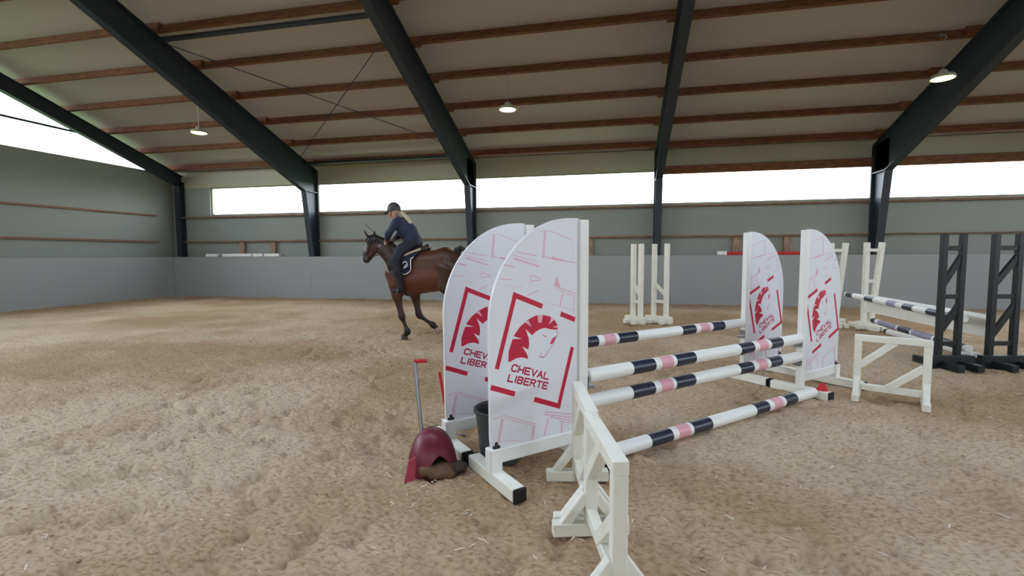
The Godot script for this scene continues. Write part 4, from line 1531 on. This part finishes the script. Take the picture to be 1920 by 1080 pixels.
	ad.call(Vector3(0.40, 2.17, 0), Vector3(0.43, 2.24, 0), 0.045, 0.05, sk)
	ad.call(Vector3(0.425, 2.32, 0), Vector3(0.45, 2.27, 0), 0.088, 0.078, sk, 1.1)
	ad.call(Vector3(0.475, 2.235, 0), Vector3(0.50, 2.215, 0), 0.05, 0.038, sk, 1.05)
	for s: float in [-1.0, 1.0]:
		ad.call(Vector3(0.325, 2.06, s * 0.175), Vector3(0.44, 1.86, s * 0.225), 0.07, 0.056, jk)
		ad.call(Vector3(0.44, 1.86, s * 0.225), Vector3(0.525, 1.765, s * 0.11), 0.054, 0.036, jk)
		ad.call(Vector3(0.525, 1.765, s * 0.11), Vector3(0.532, 1.752, s * 0.098), 0.03, 0.028, sk)
		ad.call(Vector3(0.05, 1.72, s * 0.10), Vector3(0.19, 1.585, s * 0.25), 0.112, 0.096, bq)
		ad.call(Vector3(0.19, 1.585, s * 0.25), Vector3(0.27, 1.405, s * 0.345), 0.096, 0.07, bq)
		ad.call(Vector3(0.27, 1.405, s * 0.345), Vector3(0.20, 1.22, s * 0.375), 0.066, 0.064, bt)
		ad.call(Vector3(0.20, 1.22, s * 0.375), Vector3(0.15, 0.95, s * 0.38), 0.062, 0.044, bt)
		ad.call(Vector3(0.135, 0.905, s * 0.38), Vector3(0.22, 0.89, s * 0.385), 0.044, 0.042, bt)
		ad.call(Vector3(0.22, 0.885, s * 0.385), Vector3(0.275, 0.88, s * 0.39), 0.041, 0.034, bt)
	var rider := thing("person", "rider in navy jacket, dark helmet and black boots leaning forward on the bay horse", "person", at, bas)
	put("body", blob(R, 0.0125, 62.0), M.vivid, rider)
	# face and hands, each on a finer grid
	var F: Array = []
	F.append([Vector3(0.455, 2.29, 0), Vector3(0.475, 2.25, 0), 0.068, 0.056, sk, 1.0])
	F.append([Vector3(0.525, 2.275, 0), Vector3(0.545, 2.245, 0), 0.009, 0.014, sk])        # nose
	F.append([Vector3(0.49, 2.22, 0), Vector3(0.505, 2.195, 0), 0.036, 0.022, sk, 0.9])     # chin
	F.append([Vector3(0.53, 2.222, -0.016), Vector3(0.53, 2.222, 0.016), 0.009, 0.009, lin(176, 104, 98)])
	for s: float in [-1.0, 1.0]:
		F.append([Vector3(0.505, 2.29, s * 0.032), Vector3(0.505, 2.291, s * 0.034), 0.014, 0.014, lin(196, 150, 130)])
		F.append([Vector3(0.43, 2.27, s * 0.078), Vector3(0.425, 2.245, s * 0.078), 0.014, 0.010, sk])
	put("face", blob(F, 0.004, 170.0), M.vivid, rider)
	m = MB.new()
	for s: float in [-1.0, 1.0]:
		m.sphere(Vector3(0.515, 2.289, s * 0.031), Vector3(0.009, 0.008, 0.011), 10)
	put("eyes", m, mat(36, 30, 28, 0.2), rider)
	for s: float in [-1.0, 1.0]:
		var Hn: Array = []
		var wrist := Vector3(0.530, 1.757, s * 0.102)
		var palm := Vector3(0.552, 1.722, s * 0.084)
		Hn.append([wrist, palm, 0.026, 0.027, sk, 1.3])
		for k in 4:
			var kn := palm + Vector3(0.024 - 0.006 * k, 0.018 - 0.019 * k, s * 0.014)
			var len_: float = [0.034, 0.037, 0.034, 0.028][k]
			var mid := kn + Vector3(0.012, -0.004, -s * len_)
			var tip := mid + Vector3(-0.026, -0.004, -s * 0.006)
			Hn.append([palm + Vector3(0, 0.008 - 0.008 * k, s * 0.006), kn, 0.010, 0.0092, sk])
			Hn.append([kn, mid, 0.0090, 0.0082, sk])
			Hn.append([mid, tip, 0.0080, 0.0072, sk])
		Hn.append([palm + Vector3(-0.004, 0.016, -s * 0.012), palm + Vector3(0.016, 0.03, -s * 0.024), 0.0115, 0.010, sk])
		Hn.append([palm + Vector3(0.016, 0.03, -s * 0.024), palm + Vector3(0.036, 0.024, -s * 0.02), 0.0095, 0.008, sk])
		put("hand", blob(Hn, 0.004, 190.0), M.vivid, rider)
	# helmet: shell, brim, harness
	m = MB.new()
	var tilt := Transform3D(Basis(Vector3(0, 0, 1), -0.22), Vector3(0.425, 2.315, 0))
	for i in 10:
		for j in 28:
			var q: Array = []
			for e: Vector2i in [Vector2i(0, 0), Vector2i(1, 0), Vector2i(1, 1), Vector2i(0, 1)]:
				var th := (PI * 0.5 + 0.28) * (i + e.x) / 10.0
				var ph := TAU * (j + e.y) / 28.0
				var d := Vector3(sin(th) * cos(ph), cos(th), sin(th) * sin(ph))
				q.append([tilt * (d * Vector3(0.126, 0.135, 0.105)), tilt.basis * (d / Vector3(0.126, 0.135, 0.105)).normalized()])
			if i > 0:
				m.tri(q[0][0], q[1][0], q[3][0], q[0][1], q[1][1], q[3][1])
			m.tri(q[1][0], q[2][0], q[3][0], q[1][1], q[2][1], q[3][1])
	put("helmet", m, mat(58, 58, 62, 0.5), rider)
	m = MB.new()
	var bp := PackedVector2Array()
	for k in 13:
		var a := -1.15 + 2.3 * k / 12.0
		bp.append(Vector2(0.06 + 0.135 * cos(a), 0.105 * sin(a)))
	for k in 13:
		var a := 1.15 - 2.3 * k / 12.0
		bp.append(Vector2(0.01 + 0.10 * cos(a), 0.095 * sin(a)))
	m.prism(bp, tilt * Transform3D(Basis(Vector3(1, -0.12, 0), Vector3(0, 0, 1), Vector3(-0.12, -1, 0)), Vector3(0.01, -0.012, 0)), -0.004, 0.004)
	put("brim", m, mat(40, 40, 42, 0.5), rider)
	m = MB.new()
	m.tube([Vector3(0.43, 2.29, -0.09), Vector3(0.46, 2.21, -0.066), Vector3(0.485, 2.182, -0.02), Vector3(0.485, 2.182, 0.02), Vector3(0.46, 2.21, 0.066), Vector3(0.43, 2.29, 0.09)], [0.006], 8)
	put("chin_strap", m, M.black, rider)
	# fair ponytail lying on the back
	m = MB.new()
	for k in 22:
		var s := rng.randf_range(-0.035, 0.035)
		var e := rng.randf_range(0.0, 0.04)
		m.tube([Vector3(0.33, 2.25, s * 0.5), Vector3(0.27, 2.265 - e, s - 0.01), Vector3(0.19, 2.20 - e, s - 0.03), Vector3(0.11, 2.10 - e, s * 1.3 - 0.03), Vector3(0.075, 2.01 - e, s * 1.2 - 0.02)], [0.014, 0.018, 0.017, 0.014, 0.004], 7)
	put("hair", m, mat(196, 180, 156, 0.6), rider)
	# collar and hem of the jacket
	m = MB.new()
	m.tube(ring(Vector3(0.375, 2.135, 0), Vector3(0.6, 0.8, 0), 0.066, 0.068), [0.014], 8)
	put("collar", m, mat(34, 44, 68, 0.8), rider)
	m = MB.new()
	m.tube([Vector3(0.555, 1.73, 0.13), Vector3(0.57, 1.73, 0.05), Vector3(0.72, 1.86, -0.10), Vector3(0.90, 2.06, -0.20)], [0.007, 0.007, 0.005, 0.003], 8)
	tag_whip(m, at, bas)


func tag_whip(m: MB, at: Vector3, bas: Basis) -> void:
	var w := put("riding_whip", m, M.black)
	w.transform = Transform3D(bas, at)
	tag(w, "thin dark riding whip held up in the rider's hand", "whip")


func ring(c: Vector3, axis_: Vector3, ra: float, rz: float) -> Array:
	# a closed loop round an axis in the horse's plane; rz is its half width across
	axis_ = axis_.normalized()
	var z := Vector3(0, 0, 1)
	if absf(axis_.z) > 0.9:
		z = Vector3(1, 0, 0)
	var x := axis_.cross(z).normalized()
	var o: Array = []
	for k in 21:
		var a := TAU * k / 20.0
		o.append(c + x * cos(a) * ra + z * sin(a) * rz)
	return o
